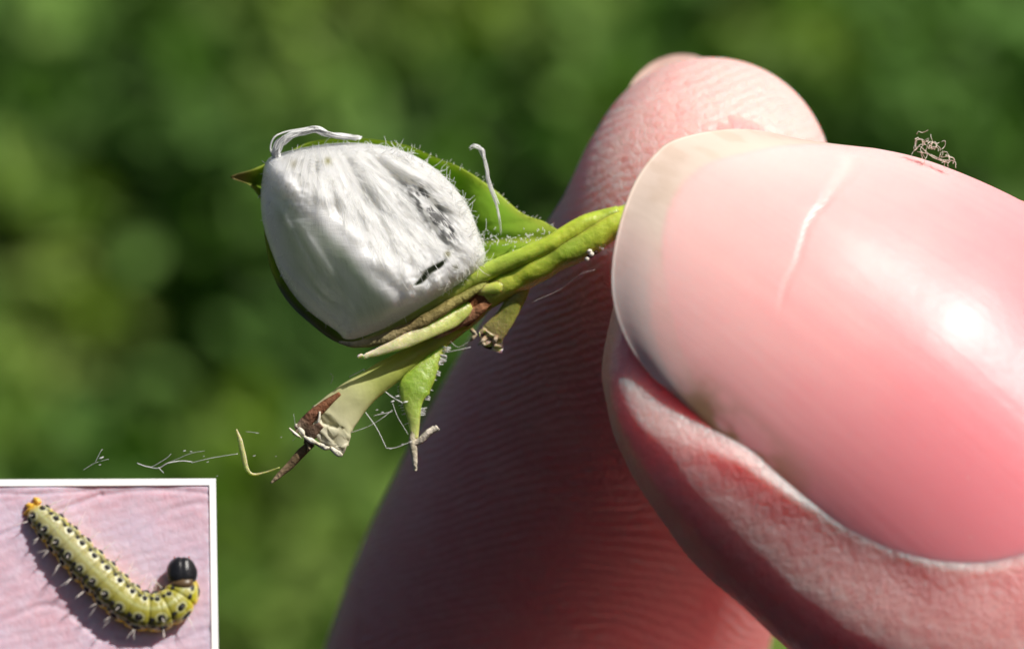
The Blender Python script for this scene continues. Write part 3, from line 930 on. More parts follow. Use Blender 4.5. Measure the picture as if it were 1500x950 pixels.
# ------------------------------------------------------------------ silk cocoon in the leaf
def cocoon():
    root = thing('silk_cocoon', 'white silk cocoon spun inside the cupped green leaf', 'cocoon', P(545, 380, .6))
    out = np.array([(384, 262), (392, 234), (420, 222), (470, 212), (520, 209), (575, 216), (622, 236), (660, 268), (688, 306), (702, 344), (711, 378), (690, 404), (655, 428), (610, 455), (560, 482), (512, 497), (492, 484), (448, 452), (418, 414), (400, 374), (386, 330), (382, 294)], float)
    nc = 300
    o2 = catmull(out, nc, True)
    ctr = np.array([540., 350.])
    nr = 120
    rr = np.linspace(0, 1, nr + 1)[1:]
    pts = ctr + rr[:, None, None] * (o2 - ctr)[None]
    X, Y = pts[..., 0], pts[..., 1]
    Rr = np.broadcast_to(rr[:, None], X.shape)
    # signed distance (units) from the fold that runs down from the upper left
    rx = np.array([380, 410, 440, 500, 544, 596, 640, 720]); ry = np.array([215, 250, 286, 332, 384, 440, 482, 560])
    yr = np.interp(X, rx, ry)
    d = (yr - Y) / 100 * .70                                   # >0 : upper-right sheet
    H = 1.12
    hA = H + .05 - .50 * d - .16 * np.sin(np.clip(d / 1.5, 0, 1) * math.pi)
    hB = H + .05 + .62 * d + .14 * np.sin(np.clip(-d / 1.1, 0, 1) * math.pi)
    h = -.075 * np.log(np.exp(-hA / .075) + np.exp(-hB / .075))
    dome = 1.55 * np.sqrt(np.clip(1 - Rr**2.2, 0, 1)) + .02
    kk = .26
    e = np.exp(-h / kk) + np.exp(-dome / kk)
    h = -kk * np.log(e)
    # wrinkles and folds of the upper-right sheet
    q2 = np.stack([X.ravel() / 100, Y.ravel() / 100, X.ravel() * 0], 1)
    ux = (q2[:, 0] * math.cos(R(38)) - q2[:, 1] * math.sin(R(38)) * -1)
    fan = np.arctan2(q2[:, 1] - 1.6, q2[:, 0] - 4.6)
    rad = np.hypot(q2[:, 0] - 4.6, q2[:, 1] - 1.6)
    wr = fbm(np.stack([fan * 15, rad * 1.3, fan * 0], 1), 12, 4).reshape(X.shape) - .5
    lump = fbm(q2 * 5, 31, 4).reshape(X.shape) - .5
    up = smooth(.02, .2, d)
    h = h + up * (1 - .0 * Rr) * (.24 * wr + .06 * lump) * smooth(1, .8, Rr)
    # bunched silk along the fold, and lumpy lower right end
    fold = np.exp(-((d - .08) / .18)**2)
    big = fbm(q2 * 2.6 + 9, 77, 2).reshape(X.shape) - .5
    h = h + fold * .26 * big
    lr = np.exp(-(((X - 630) / 50)**2 + ((Y - 415) / 38)**2))
    h = h + lr * .28 * (fbm(q2 * 8, 55, 3).reshape(X.shape) - .42)
    ul = np.exp(-(((X - 425) / 32)**2 + ((Y - 275) / 45)**2))
    h = h + ul * .25 * (fbm(q2 * 6 + 3, 56, 3).reshape(X.shape) - .4)
    # taut pleats on the lower-left sheet
    for (x0, y0, x1, y1, a) in [(408, 300, 480, 445, .045), (440, 330, 530, 470, .03), (400, 380, 500, 480, .05)]:
        L2 = math.hypot(x1 - x0, y1 - y0)
        dd = ((X - x0) * (y1 - y0) - (Y - y0) * (x1 - x0)) / L2
        tt = ((X - x0) * (x1 - x0) + (Y - y0) * (y1 - y0)) / L2**2
        h = h + a * np.exp(-(dd / 5)**2) * smooth(-.1, .15, tt) * smooth(1.1, .85, tt)
    h = h + (1 - up) * .03 * (fbm(q2 * 3, 90, 3).reshape(X.shape) - .5) * smooth(1, .85, Rr)
    # the torn slit
    sx0, sy0, sx1, sy1 = 606, 418, 652, 380
    L2 = math.hypot(sx1 - sx0, sy1 - sy0)
    dd = ((X - sx0) * (sy1 - sy0) - (Y - sy0) * (sx1 - sx0)) / L2
    tt = ((X - sx0) * (sx1 - sx0) + (Y - sy0) * (sy1 - sy0)) / L2**2
    dd = dd + 2.5 * np.sin(tt * 9) * .6
    slit = np.exp(-(dd / (1.2 + 3.2 * np.clip(tt * (1 - tt) * 4, 0, 1)))**4) * smooth(-.02, .1, tt) * smooth(1.02, .9, tt)
    h = h - .30 * slit
    # frayed outline
    y = -h
    k = (D + y) / D
    front = np.stack([(X - 750) / 100 * k, y, (475 - Y) / 100 * k], -1)
    yb = .10 + .62 * (1 - Rr**2)
    back = np.stack([(X - 750) / 100, yb, (475 - Y) / 100], -1)
    yc = -h[0].mean()
    c_ = np.array([[(ctr[0] - 750) / 100 * (D + yc) / D, yc, (475 - ctr[1]) / 100 * (D + yc) / D], [(ctr[0] - 750) / 100, .72, (475 - ctr[1]) / 100]])
    n1 = nr * nc
    f1 = grid_faces(nr, nc, True)
    f2 = [[a + n1 for a in reversed(f)] for f in f1]
    b = (nr - 1) * nc
    f3 = [[b + j, b + (j + 1) % nc, b + (j + 1) % nc + n1, b + j + n1] for j in range(nc)]
    f4 = [[2 * n1, (j + 1) % nc, j] for j in range(nc)] + [[2 * n1 + 1, j + n1, (j + 1) % nc + n1] for j in range(nc)]
    # silk colours: white, thin and greenish low on the left, dark frass caught under the right margin
    cc = np.empty((n1, 3)); cc[:] = (.92, .92, .92)
    mott = fbm(np.stack([(X.ravel() * .55 + Y.ravel() * .83) / 60, (X.ravel() * -.83 + Y.ravel() * .55) / 14, X.ravel() * 0], 1), 15, 3)
    thin = ((1 - smooth(-.34, -.06, d)) * smooth(1.0, .72, Rr)).ravel() * (.55 + .9 * (mott - .3))
    thin = np.clip(thin, 0, 1)[:, None]
    cc = cc * (1 - thin) + thin * np.array([.70, .77, .66])
    br = np.exp(-((d - .05) / .10)**2).ravel()[:, None] * .7  # highlight along the fold painted into the silk colour
    cc = cc * (1 - br) + br * np.array([.97, .97, .96])
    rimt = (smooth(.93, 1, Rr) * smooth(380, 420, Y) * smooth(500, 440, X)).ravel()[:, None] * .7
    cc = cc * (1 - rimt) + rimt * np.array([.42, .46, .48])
    px0, py0, px1, py1 = 596, 258, 672, 352
    L2 = math.hypot(px1 - px0, py1 - py0)
    pd = ((X - px0) * (py1 - py0) - (Y - py0) * (px1 - px0)) / L2
    pt = ((X - px0) * (px1 - px0) + (Y - py0) * (py1 - py0)) / L2**2
    grain = fbm(np.stack([(X.ravel() * .62 + Y.ravel() * .78) / 10, (X.ravel() * -.78 + Y.ravel() * .62) / 3.2, X.ravel() * 0], 1), 5, 3)
    patch = (np.exp(-((pd + 4) / 15)**2) * smooth(-.15, .35, pt) * smooth(1.2, .8, pt)).ravel()
    dk = np.clip(patch * smooth(.36, .56, grain) * 1.25, 0, 1)[:, None] * .93
    cc = cc * (1 - dk) + dk * np.array([.05, .05, .055])
    sm = (np.exp(-((X.ravel() - 570) / 50)**2 - ((Y.ravel() - 300) / 48)**2) * smooth(.5, .62, fbm(np.stack([fan * 22, rad * 1.6, fan * 0], 1), 61, 3)))[:, None] * .35
    cc = cc * (1 - sm) + sm * np.array([.50, .51, .52])
    sl = slit.ravel()[:, None]
    cc = cc * (1 - sl) + sl * np.array([.13, .16, .09])
    for (x, y_, r, c) in [(480, 236, 6, (.42, .40, .22)), (430, 240, 7, (.60, .58, .50)), (656, 372, 5, (.28, .26, .10)), (668, 392, 5, (.35, .36, .30)), (642, 318, 6, (.10, .1, .1)), (700, 290, 4, (.4, .45, .3))]:
        w = np.exp(-((X.ravel() - x)**2 + (Y.ravel() - y_)**2) / r**2)[:, None]
        cc = cc * (1 - w) + w * np.array(c)
    sheer = np.clip(.07 + .22 * thin[:, 0], 0, 1) * (1 - br[:, 0]) * (1 - dk[:, 0])
    sheer = np.concatenate([sheer, np.zeros(n1 + 2)])
    rough = np.concatenate([(.15 + .85 * up).ravel(), np.ones(n1 + 2)])
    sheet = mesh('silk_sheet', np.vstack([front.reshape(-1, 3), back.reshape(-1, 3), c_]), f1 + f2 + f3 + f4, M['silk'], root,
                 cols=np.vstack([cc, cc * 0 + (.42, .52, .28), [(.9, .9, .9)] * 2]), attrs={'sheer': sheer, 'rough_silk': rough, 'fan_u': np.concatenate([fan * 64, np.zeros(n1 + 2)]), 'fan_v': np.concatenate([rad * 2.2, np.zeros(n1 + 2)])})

    # fuzz: loose fibres round the margin and over the sheets
    fr = front
    fb = Bag()
    T = .0038
    for _ in range(760):
        j = random.randrange(nc)
        px, py = o2[j]
        if (py > 400 and px < 640 or px < 420) and random.random() < .8:
            continue
        i = nr - 1 - random.randrange(14)
        q = fr[i, j] + rng.normal(size=3) * .015
        o = (o2[j] - ctr); o = np.array([o[0], 0, -o[1]]); o /= np.linalg.norm(o)
        tg = np.array([-o[2], 0, o[0]]) * random.choice([-1, 1])
        ln = random.uniform(.03, .13) * (1.6 if px > 560 and py < 400 else .7)
        d1 = o * random.uniform(.1, .8) + tg * random.uniform(.2, 1) + rng.normal(size=3) * .25 + [0, -.2, 0]
        d1 = d1 / np.linalg.norm(d1) * ln
        d2 = d1 + (tg * random.uniform(-.6, .8) + rng.normal(size=3) * .4) * ln * .6
        fb.add(*loft([q - d1 * .3, q + d1 * .5, q + d2], [T, T, T * .5], [T, T, T * .5], 4, n=6))
    for _ in range(420):                                       # strands lying along the upper-right sheet
        j = random.randrange(nc); i = random.randrange(20, nr - 4)
        if d[i, j] < .05:
            continue
        px, py = X[i, j], Y[i, j]
        a = math.atan2(py - 160, px - 460) + random.gauss(0, .25)
        L_ = random.uniform(15, 55)
        path = []
        ok = True
        for u in (-.5, -.2, .1, .5):
            x1, y1 = px + math.cos(a) * L_ * u, py + math.sin(a) * L_ * u
            ang = (np.arctan2(o2[:, 1] - ctr[1], o2[:, 0] - ctr[0]) - math.atan2(y1 - ctr[1], x1 - ctr[0]) + math.pi) % (2 * math.pi) - math.pi
            jj = int(np.argmin(np.abs(ang)))
            ri = math.hypot(x1 - ctr[0], y1 - ctr[1]) / np.linalg.norm(o2[jj] - ctr)
            ii = int(ri * nr) - 1
            if ii < 0 or ii >= nr:
                ok = False
                break
            path.append(fr[ii, jj] + [0, -.012 - .02 * random.random(), 0])
        if ok:
            fb.add(*loft(path, [T * .4, T, T, T * .4], [T * .4, T, T, T * .4], 4, n=8))
    f_ = fb.build('silk_fuzz', M['fibre'], root)
    f_['kind'] = 'stuff'

    # loose ribbon of silk arching over the top left
    rb = Bag()
    rp = [P(408, 236, -.3), P(404, 222, -.34), P(410, 208, -.36), P(426, 198, -.36), P(446, 193, -.34), P(462, 190, -.32), P(478, 196, -.3), P(500, 200, -.25), P(526, 202, -.2)]
    def bundle(bag, path, spread, count, r, seed):
        path = np.asarray(path)
        for k in range(count):
            o = rng.normal(size=3) * spread
            w = np.interp(np.linspace(0, 1, len(path)), [0, .15, .6, 1], [.6, 1, .8, .5])[:, None]
            p_ = path + o * w + rng.normal(size=path.shape) * spread * .35
            a_, b_ = random.choice([0, 0, 1, 2]), random.choice([0, 0, 1, 2])
            p_ = p_[a_:len(p_) - b_]
            if len(p_) > 2:
                bag.add(*loft(p_, r * random.uniform(.5, 1.3), r * random.uniform(.5, 1.1), 5, n=len(p_) * 5))
    bundle(rb, rp, np.array([.035, .04, .028]), 34, .013, 1)
    bundle(rb, [P(440, 194, -.34), P(452, 189, -.36), P(462, 188, -.35), P(472, 196, -.3), P(500, 201, -.25)], np.array([.03, .02, .02]), 10, .010, 2)
    rb.build('silk_ribbon', M['fibre'], root)

    # upright wisp right of the cocoon
    w = Bag()
    bundle(w, [P(734, 342, .02), P(732, 322, -.1), P(728, 300, -.14), P(720, 280, -.14), P(714, 262, -.14), P(712, 248, -.12), P(708, 232, -.1), P(702, 220, -.1)], np.array([.012, .012, .012]), 8, .007, 3)
    bundle(w, [P(688, 217, -.1), P(694, 214, -.12), P(701, 216, -.12), P(707, 221, -.1), P(709, 232, -.1)], np.array([.018, .02, .016]), 16, .008, 4)
    w.build('silk_wisp', M['fibre'], root)

    # webbing below: threads between the stubs and out to the left
    th = Bag()
    TH = .011

    def line(pts, r=TH, sag=.02):
        ps = [P(x, y, np.interp(y, [500, 560, 640], [-.05, -.28, -.5]) + random.uniform(-.04, .04)) for x, y in pts]
        r = r * .42
        th.add(*loft(ps, r, r, 5, n=len(ps) * 6, mod=lambda v: v + sag * (np.stack([noise(v * 3 + i * 5, 90 + i) for i in range(3)], 1) - .5)))
    line([(532, 541), (552, 560), (570, 578), (590, 590)], .016)
    line([(512, 552), (534, 541)], .014)
    line([(536, 603), (552, 626), (566, 656)], .014)
    line([(566, 656), (580, 655), (603, 646)], .013)
    line([(512, 634), (540, 624), (560, 612), (575, 600)], .010)
    line([(575, 590), (584, 612), (598, 636)], .010)
    line([(548, 608), (575, 602)], .012)
    line([(650, 517), (672, 512), (690, 508)], .012)
    line([(660, 500), (672, 508), (690, 498)], .008)
    line([(872, 395), (850, 402), (820, 424), (780, 443)], .006)
    line([(202, 677), (218, 682), (232, 684), (245, 677), (262, 675), (280, 678)], .018, .05)
    line([(232, 684), (240, 692)], .014)
    line([(222, 683), (228, 680), (244, 670), (250, 664)], .010)
    line([(280, 678), (302, 672), (322, 668), (348, 664)], .010)
    line([(245, 677), (280, 664), (300, 660)], .008)
    line([(360, 632), (380, 634)], .006)
    line([(140, 676), (147, 662), (150, 658)], .012)
    line([(122, 688), (138, 678), (158, 672)], .008)
    line([(484, 562), (488, 552), (484, 546)], .007)
    line([(430, 606), (434, 636), (428, 645)], .006)
    th.build('silk_thread', M['fibre'], root)
    bd = Bag()
    for x, y, r in [(304, 676, .018), (270, 660, .018), (280, 661, .016), (298, 668, .014), (148, 670, .03), (146, 680, .018), (158, 672, .012), (372, 667, .018), (404, 668, .014), (376, 634, .012), (572, 657, .018), (590, 650, .016), (560, 604, .02), (412, 640, .012), (552, 600, .018), (575, 588, .03), (582, 580, .03), (594, 588, .035), (318, 697, .015)]:
        q = P(x, y, np.interp(y, [500, 560, 640], [-.05, -.28, -.5]))
        bd.add(*loft([q - [r, 0, .3 * r], q, q + [r, 0, .2 * r]], [r * .15, r * .45, r * .2], [r * .2, r * .4, r * .15], 6, n=6, mod=lambda v: v + r * .6 * (np.stack([noise(v * 40 + i * 5, 60 + i) for i in range(3)], 1) - .5)))
    o = bd.build('silk_crumb', M['fibre'], root); o['kind'] = 'stuff'


cocoon()

# ------------------------------------------------------------------ lint on the thumb
def lint():
    lb = Bag()
    for _ in range(26):
        x0 = 1342 + random.random() * 56
        y0 = 209 + (x0 - 1342) * .42 + random.gauss(0, 4)
        if x0 < 1356:
            y0 -= random.uniform(0, 8)
        a = random.uniform(0, 6.28)
        pts = []
        x, y = x0, y0
        for _k in range(5):
            pts.append(P(x, y, -1.9 + random.uniform(-.1, .1)))
            x += math.cos(a) * 5; y += math.sin(a) * 5
            a += random.gauss(0, 1.0)
        lb.add(*loft(pts, .0036, .0036, 4, n=14))
    for pts in ([(1342, 218), (1341, 207), (1350, 204), (1352, 214)], [(1344, 222), (1362, 226), (1380, 234), (1398, 236), (1400, 246)], [(1350, 216), (1366, 230), (1388, 238)], [(1386, 228), (1397, 232), (1396, 240)]):
        lb.add(*loft([P(x, y, -1.9) for x, y in pts], .0055, .0055, 5, n=24))
    o = lb.build('lint_tuft', M['lint'])
    tag(o, 'small tangle of pale lint clinging to the top of the thumb', 'lint')


lint()

# ------------------------------------------------------------------ bordered picture panel with the caterpillar
TILT = R(17)
PY = -2.5
kP = (D + PY) / D
C0 = P(316, 701, PY)                                            # its upper right corner
YAW = R(7)
eN0 = np.array([math.sin(YAW), -math.cos(YAW), 0.])
eX = np.array([math.cos(YAW), math.sin(YAW), 0.])
eZ = math.cos(TILT) * np.array([0, 0, 1.]) - math.sin(TILT) * eN0
eN = math.cos(TILT) * eN0 + math.sin(TILT) * np.array([0, 0, 1.])
kX = kP / math.cos(YAW)


def Q(px, py, h=0.):
    return C0 + eX * ((px - 316) / 100 * kX) + eZ * ((701 - py) / 100 * kP / math.cos(TILT)) + eN * h


def panel():
    root = thing('picture_panel', 'white bordered square panel of pink palm skin under the caterpillar', 'panel', Q(150, 1010, -.2))
    x0, x1, y0, y1, bw = -16, 316, 701, 1010, 9.5
    b = Bag()
    # four border bars and a back board
    def box(ax, ay, bx_, by, h0, h1):
        v = [Q(ax, ay, h0), Q(bx_, ay, h0), Q(bx_, by, h0), Q(ax, by, h0), Q(ax, ay, h1), Q(bx_, ay, h1), Q(bx_, by, h1), Q(ax, by, h1)]
        return np.array(v), [[0, 1, 2, 3], [7, 6, 5, 4], [0, 4, 5, 1], [1, 5, 6, 2], [2, 6, 7, 3], [3, 7, 4, 0]]
    white = NT('white_border')
    white.base(white.mix(white.noise(3, 2), (.88, .88, .88), (.91, .91, .91))).set(Roughness=.6, Specular_IOR_Level=.3)
    for bars in ((x0, y0, x1, y0 + bw), (x0, y1 - bw, x1, y1), (x0, y0 + bw, x0 + bw, y1 - bw), (x1 - bw, y0 + bw, x1, y1 - bw)):
        mesh('border', *box(*bars, -.1, .03), white.m, root, flat=True)
    mesh('back_board', *box(x0 + 2, y0 + 2, x1 - 2, y1 - 2, -.16, -.101), white.m, root, flat=True)
    # palm skin: a shallow relief with creases
    nx, ny = 260, 240
    gx, gy = np.meshgrid(np.linspace(x0 + bw, x1 - bw, nx), np.linspace(y0 + bw, y1 - bw, ny))
    q = np.stack([gx.ravel() / 100, gy.ravel() / 100, gx.ravel() * 0], 1)
    h = .05 * (fbm(q * 1.4, 4, 2) - .5)
    creases = [((0, 782), (70, 752), (150, 722), .018, 4), ((150, 722), (230, 716), (306, 722), .014, 4), ((0, 905), (80, 880), (150, 930), .012, 5), ((190, 790), (250, 745), (306, 735), .012, 5), ((0, 720), (60, 722), (140, 716), .010, 3), ((170, 930), (230, 938), (306, 915), .012, 5)]
    cr = np.zeros(len(q))
    for a, b2, c, dep, wd in creases:
        cc = catmull([a, b2, c], 60)
        dmin = np.full(len(q), 1e9)
        for pt in cc:
            dmin = np.minimum(dmin, (gx.ravel() - pt[0])**2 + (gy.ravel() - pt[1])**2)
        cr += dep * np.exp(-dmin / wd**2)
    h = h - cr
    edge = np.minimum.reduce([gx.ravel() - x0 - bw, x1 - bw - gx.ravel(), gy.ravel() - y0 - bw, y1 - bw - gy.ravel()]) / 100
    h = np.where(edge < .02, .005, h + .012)
    v = C0 + eX * ((gx.ravel() - 316) / 100 * kX)[:, None] + eZ * ((701 - gy.ravel()) / 100 * kP / math.cos(TILT))[:, None] + eN * h[:, None]
    m = NT('palm_skin')
    c = m.mix(m.ramp(m.noise(.9, 3), [(.38, 0.), (.65, 1.)]), (.56, .44, .54), (.59, .38, .45))
    c = m.mix(m.ramp(m.noise(6, 3), [(.4, 0.), (.7, .5)]), c, (.62, .52, .61))
    m.base(c).set(Roughness=.5, Specular_IOR_Level=.35)
    m.sss(1, (1, .45, .4), .12)
    w = m.n('TexWave'); w.wave_type = 'BANDS'; w.bands_direction = 'Z'
    w.inputs['Scale'].default_value = 2.1; w.inputs['Distortion'].default_value = 5; w.inputs['Detail'].default_value = 3; w.inputs['Detail Scale'].default_value = .8
    m.l(m.coords((1, 1, 1), (0, R(16), 0)), w.inputs['Vector'])
    vo = m.n('TexVoronoi'); vo.inputs['Scale'].default_value = 9
    vo.feature = 'DISTANCE_TO_EDGE'
    m.l(m.coords((1, 1, .8)), vo.inputs['Vector'])
    hh = m.math('ADD', m.math('MULTIPLY', w.outputs['Fac'], .28), m.math('ADD', m.math('MULTIPLY', vo.outputs['Distance'], .5), m.math('MULTIPLY', m.noise(5, 5), .9)))
    m.normal(m.bump(hh, .017, .8))
    mesh('palm_skin', v, grid_faces(ny, nx, False), m.m, root)


panel()


def caterpillar():
    root = thing('caterpillar', 'yellow green caterpillar with black spots and shiny black head, curled on palm skin', 'caterpillar', Q(170, 860, 0))
    pts = [(52, 742), (62, 756), (82, 776), (106, 802), (130, 828), (152, 850), (172, 870), (192, 886), (214, 894), (236, 892), (254, 882), (264, 868), (266, 858), (265, 850)]
    rad = [.11, .17, .215, .24, .252, .262, .265, .265, .26, .255, .245, .23, .21, .17]
    n, seg = 620, 128
    path2 = catmull(np.array(pts, float), n)
    x = np.linspace(0, 1, len(pts)); xi = np.linspace(0, 1, n)
    r = np.interp(xi, x, rad)
    for _ in range(200):
        r[1:-1] = (r[:-2] + 2 * r[1:-1] + r[2:]) / 4
    dl = np.concatenate([[0], np.cumsum(np.linalg.norm(np.diff(path2, axis=0), axis=1))])
    L = dl / dl[-1]
    NSEG = 12.0
    ph = (L * NSEG) % 1
    r0 = r.copy()
    bulge = 1 + .045 * np.sin(ph * math.pi)**.6 - .05 * np.exp(-((ph - .02) / .05)**2) - .05 * np.exp(-((ph - .98) / .05)**2) - .02 * np.exp(-((ph - .62) / .05)**2)
    r = r * bulge
    endr = np.sqrt(np.clip(1 - (1 - np.minimum(L / .035, 1))**2, 0.02, 1))
    r = r * endr
    pp = np.array([Q(px, py, rr_ * .60) for (px, py), rr_ in zip(path2, r0)])
    t = np.gradient(pp, axis=0); t /= np.linalg.norm(t, axis=1)[:, None]
    a = np.cross(t, eN); a /= np.linalg.norm(a, axis=1)[:, None]
    bn = np.cross(a, t)
    psi = np.linspace(-math.pi, math.pi, seg, endpoint=False)
    PS, RR = np.meshgrid(psi, r)
    lobes = 1 + .05 * np.exp(-((np.abs(PS) - R(95)) / R(14))**2) * (np.sin(np.pi * ph)[:, None]**.5)
    v = pp[:, None] + a[:, None] * (RR * lobes * np.sin(PS))[..., None] + bn[:, None] * (RR * lobes * .82 * np.cos(PS))[..., None]
    A = np.abs(PS)
    dorsal = 1 - smooth(R(30), R(52), A)
    yel = smooth(R(52), R(82), A)
    Lg = np.broadcast_to(L[:, None], PS.shape)
    grey = smooth(.75, .2, Lg)
    cd = (.32 + .05 * grey)[..., None] * np.array([1.06, .98, .0]) + np.stack([0 * Lg, 0 * Lg, .04 + .12 * grey], -1)
    cs = np.array([.48, .44, .03])
    cy = np.array([.82, .58, .02])
    colr = cd * dorsal[..., None] + cs * (1 - dorsal)[..., None]
    colr = colr * (1 - yel[..., None]) + cy * yel[..., None]
    mid = np.exp(-(PS / R(6))**2) * .35                         # pale back line
    colr = colr * (1 - mid[..., None]) + np.array([.58, .66, .42]) * mid[..., None]
    nz = fbm(np.stack([Lg.ravel() * 50, PS.ravel() * 3, PS.ravel() * 0], 1), 3, 3).reshape(PS.shape)
    PHb = np.broadcast_to(ph[:, None], PS.shape)
    bodyw = smooth(.02, .06, Lg) * smooth(.97, .92, Lg)
    for c0, wd, am in ((R(46), R(9), .95), (R(66), R(10), .95)):   # broken dark side lines
        st = np.exp(-((A - c0 - R(3) * np.sin(PHb * 6.28)) / wd)**2) * smooth(.28, .44, nz) * am * bodyw * smooth(.9, .8, Lg)
        colr = colr * (1 - st[..., None]) + np.array([.05, .05, .025]) * st[..., None]
    pl = np.exp(-((A - R(59)) / R(4))**2) * .5 * bodyw * smooth(.9, .8, Lg)
    colr = colr * (1 - pl[..., None]) + np.array([.62, .62, .40]) * pl[..., None]
    sl = dl[-1] / 100
    spots = []
    for k in range(12):
        for sg in (-1, 1):
            spots += [((k + .55) / NSEG, sg * R(31), 1.0), ((k + .14) / NSEG, sg * R(35), .72), ((k + .55) / NSEG, sg * R(76), 1.15)]
            if 1 < k < 10:
                spots.append(((k + .20) / NSEG, sg * R(63), .6))
    for (l0, p0, sz) in spots:
        if not .03 < l0 < .965:
            continue
        rl = np.interp(l0, L, r)
        du = (Lg - l0) * sl; dv = (PS - p0) * rl
        dd = np.hypot(du, dv)
        ring = np.exp(-((dd - .060 * sz) / .012)**2) * .5 if sz >= .9 else 0 * dd
        colr = colr * (1 - ring[..., None] * 1) + np.array([.72, .74, .55]) * ring[..., None] if sz >= .9 else colr
        blk = smooth(.054 * sz, .038 * sz, dd)
        colr = colr * (1 - blk[..., None]) + np.array([.012, .012, .012]) * blk[..., None]
    tl = smooth(.05, .0, Lg)
    colr = colr * (1 - tl[..., None]) + np.array([.66, .42, .04]) * tl[..., None]
    nk = smooth(.955, .985, Lg)
    colr = colr * (1 - nk[..., None]) + np.array([.50, .34, .04]) * nk[..., None]
    flat = colr.reshape(-1, 3)
    m = NT('caterpillar_skin')
    m.base(m.attr('tint')).set(Roughness=.33, Specular_IOR_Level=.5)
    m.sss(1, (1, .9, .3), .05)
    m.normal(m.bump(m.noise(30, 3), .012, .7))
    vv = np.vstack([v.reshape(-1, 3), pp[0], pp[-1]])
    mesh('body', vv, grid_faces(n, seg, True, n * seg, n * seg + 1), m.m, root, cols=np.vstack([flat, flat[:1], flat[-1:]]))
    # raised warts: one shared mesh
    bm = bmesh.new()
    bmesh.ops.create_uvsphere(bm, u_segments=8, v_segments=5, radius=1)
    wme = bpy.data.meshes.new('wart'); bm.to_mesh(wme); bm.free(); wme.shade_smooth()
    blk = NT('black_chitin'); blk.base((.012, .012, .014)).set(Roughness=.3, Specular_IOR_Level=.45)
    blk.normal(blk.bump(blk.noise(26, 3), .012, .6))
    wme.materials.append(blk.m)
    setae = Bag()
    for (l0, p0, sz) in spots:
        if not .04 < l0 < .96:
            continue
        i = int(np.searchsorted(L, l0))
        nrm = a[i] * math.sin(p0) + bn[i] * math.cos(p0)
        q = pp[i] + (a[i] * math.sin(p0) + bn[i] * .82 * math.cos(p0)) * r[i]
        o = bpy.data.objects.new('wart', wme); col.objects.link(o); o.parent = root
        o.location = Vector(q * S) - root.location
        rr_ = .040 * sz * S
        o.scale = (rr_, rr_, rr_ * .55)
        o.rotation_euler = Vector(nrm).to_track_quat('Z', 'Y').to_euler()
        if sz > .9:
            lng = .17 if abs(p0) > 1 else .10
            dd = nrm * lng + rng.normal(size=3) * .03 + eN * .02
            setae.add(*loft([q, q + dd * .55, q + dd + t[i] * random.uniform(-.03, .03)], [.006, .005, .002], [.006, .005, .002], 4, n=5))
            if abs(p0) > 1:
                dd = (a[i] * math.sin(p0)) * random.uniform(.18, .28) + eN * random.uniform(-.02, .06) + t[i] * random.uniform(-.1, .06)
                setae.add(*loft([q, q + dd * .5, q + dd], [.005, .004, .0015], [.005, .004, .0015], 4, n=5))
    sm = NT('seta'); sm.base((.82, .74, .68)).set(Roughness=.4)
    s_ = setae.build('seta', sm.m, root); s_['kind'] = 'stuff'
    # glossy head with two lobes and a seam
    hc = Q(264, 840, .20)
    hx, hy = eX, eZ
    nu, nv = 56, 36
    th = np.linspace(0, 2 * math.pi, nu, endpoint=False); fi = np.linspace(0, math.pi, nv + 2)[1:-1]
    FI, TH = np.meshgrid(fi, th, indexing='ij')
    ux, uy, un = np.sin(FI) * np.cos(TH), np.cos(FI), np.sin(FI) * np.sin(TH)
    sq = lambda q, e: np.sign(q) * np.abs(q)**e
    wx = .215 * sq(ux, .9); wy = .225 * sq(uy, .9); wn_ = .165 * sq(un, .85)
    seam = np.exp(-(ux / .10)**2) * (un > -.2)
    sc = 1 - .05 * seam
    tap = 1 - .10 * (uy > 0) * np.abs(uy)
    wn_ = wn_ * (1 - .16 * (un > 0) * smooth(.2, .9, np.abs(ux)))
    jit = 1 + .05 * (noise(np.stack([ux.ravel() * 3, uy.ravel() * 3, un.ravel() * 3], 1), 8).reshape(ux.shape) - .5)
    sc = sc * jit
    hv = hc + (wx * tap * sc)[..., None] * hx + (wy * sc)[..., None] * hy + (wn_ * sc)[..., None] * eN
    hv = np.vstack([hv.reshape(-1, 3), hc + .18 * hy, hc - .185 * hy])
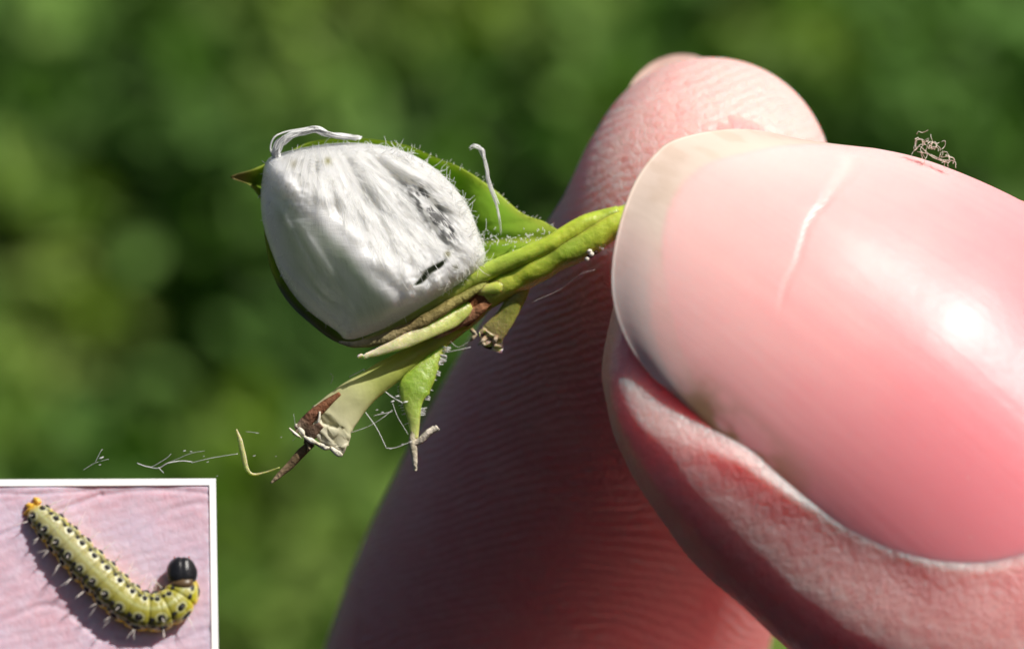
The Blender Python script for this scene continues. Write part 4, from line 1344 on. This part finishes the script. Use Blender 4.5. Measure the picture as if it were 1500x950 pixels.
    head = mesh('head', hv, grid_faces(nv, nu, True, nv * nu, nv * nu + 1), blk.m, root)
    for sx in (-1, 1):
        q = hc + hx * .09 * sx + hy * .17 + eN * .04
        v_, f_ = loft([q, q + hy * .035 + hx * .01 * sx, q + hy * .06 + hx * .02 * sx], [.018, .012, .004], [.018, .012, .004], 6, n=8)
        am = NT('antenna'); am.base((.25, .07, .06)).set(Roughness=.5)
        mesh('antenna', v_, f_, am.m, head)
    jm = NT('jaw_skin'); jm.base((.10, .06, .025)).set(Roughness=.4)
    v_, f_ = loft([hc - hy * .13 + eN * .05, hc - hy * .19 + eN * .07, hc - hy * .235 + eN * .04], [.16, .15, .10], [.07, .09, .05], 14, n=14)
    mesh('collar', v_, f_, jm.m, head)
    # yellow claspers at the tail end, three pairs of small true legs behind the head
    lm = NT('leg_skin'); lm.base(lm.mix(lm.noise(9, 3), (.68, .42, .03), (.58, .34, .05))).set(Roughness=.45)
    lm.sss(1, (1, .8, .3), .04)
    for (x0, y0, x1, y1, w) in [(56, 742, 40, 752, .055), (60, 738, 54, 728, .05), (50, 742, 42, 738, .05)]:
        v_, f_ = loft([Q(x0, y0, .08), Q((x0 + x1) / 2, (y0 + y1) / 2, .07), Q(x1, y1, .03)], [w, w, w * .45], [w, w, w * .5], 10, n=16, mod=lambda v: v + .02 * (np.stack([noise(v * 14 + i * 5, 95 + i) for i in range(3)], 1) - .5))
        mesh('clasper', v_, f_, lm.m, root)
    dk = NT('true_leg'); dk.base((.09, .05, .02)).set(Roughness=.4)
    for (x0, y0, x1, y1) in [(272, 858, 282, 853), (272, 874, 281, 884), (262, 890, 268, 899), (244, 899, 248, 908), (240, 860, 232, 855), (232, 900, 236, 928)]:
        if y1 == 928:
            continue
        v_, f_ = loft([Q(x0, y0, .10), Q((x0 + x1) / 2, (y0 + y1) / 2, .09), Q(x1, y1, .05)], [.03, .018, .006], [.03, .018, .006], 7, n=10)
        mesh('true_leg', v_, f_, dk.m, root)


caterpillar()
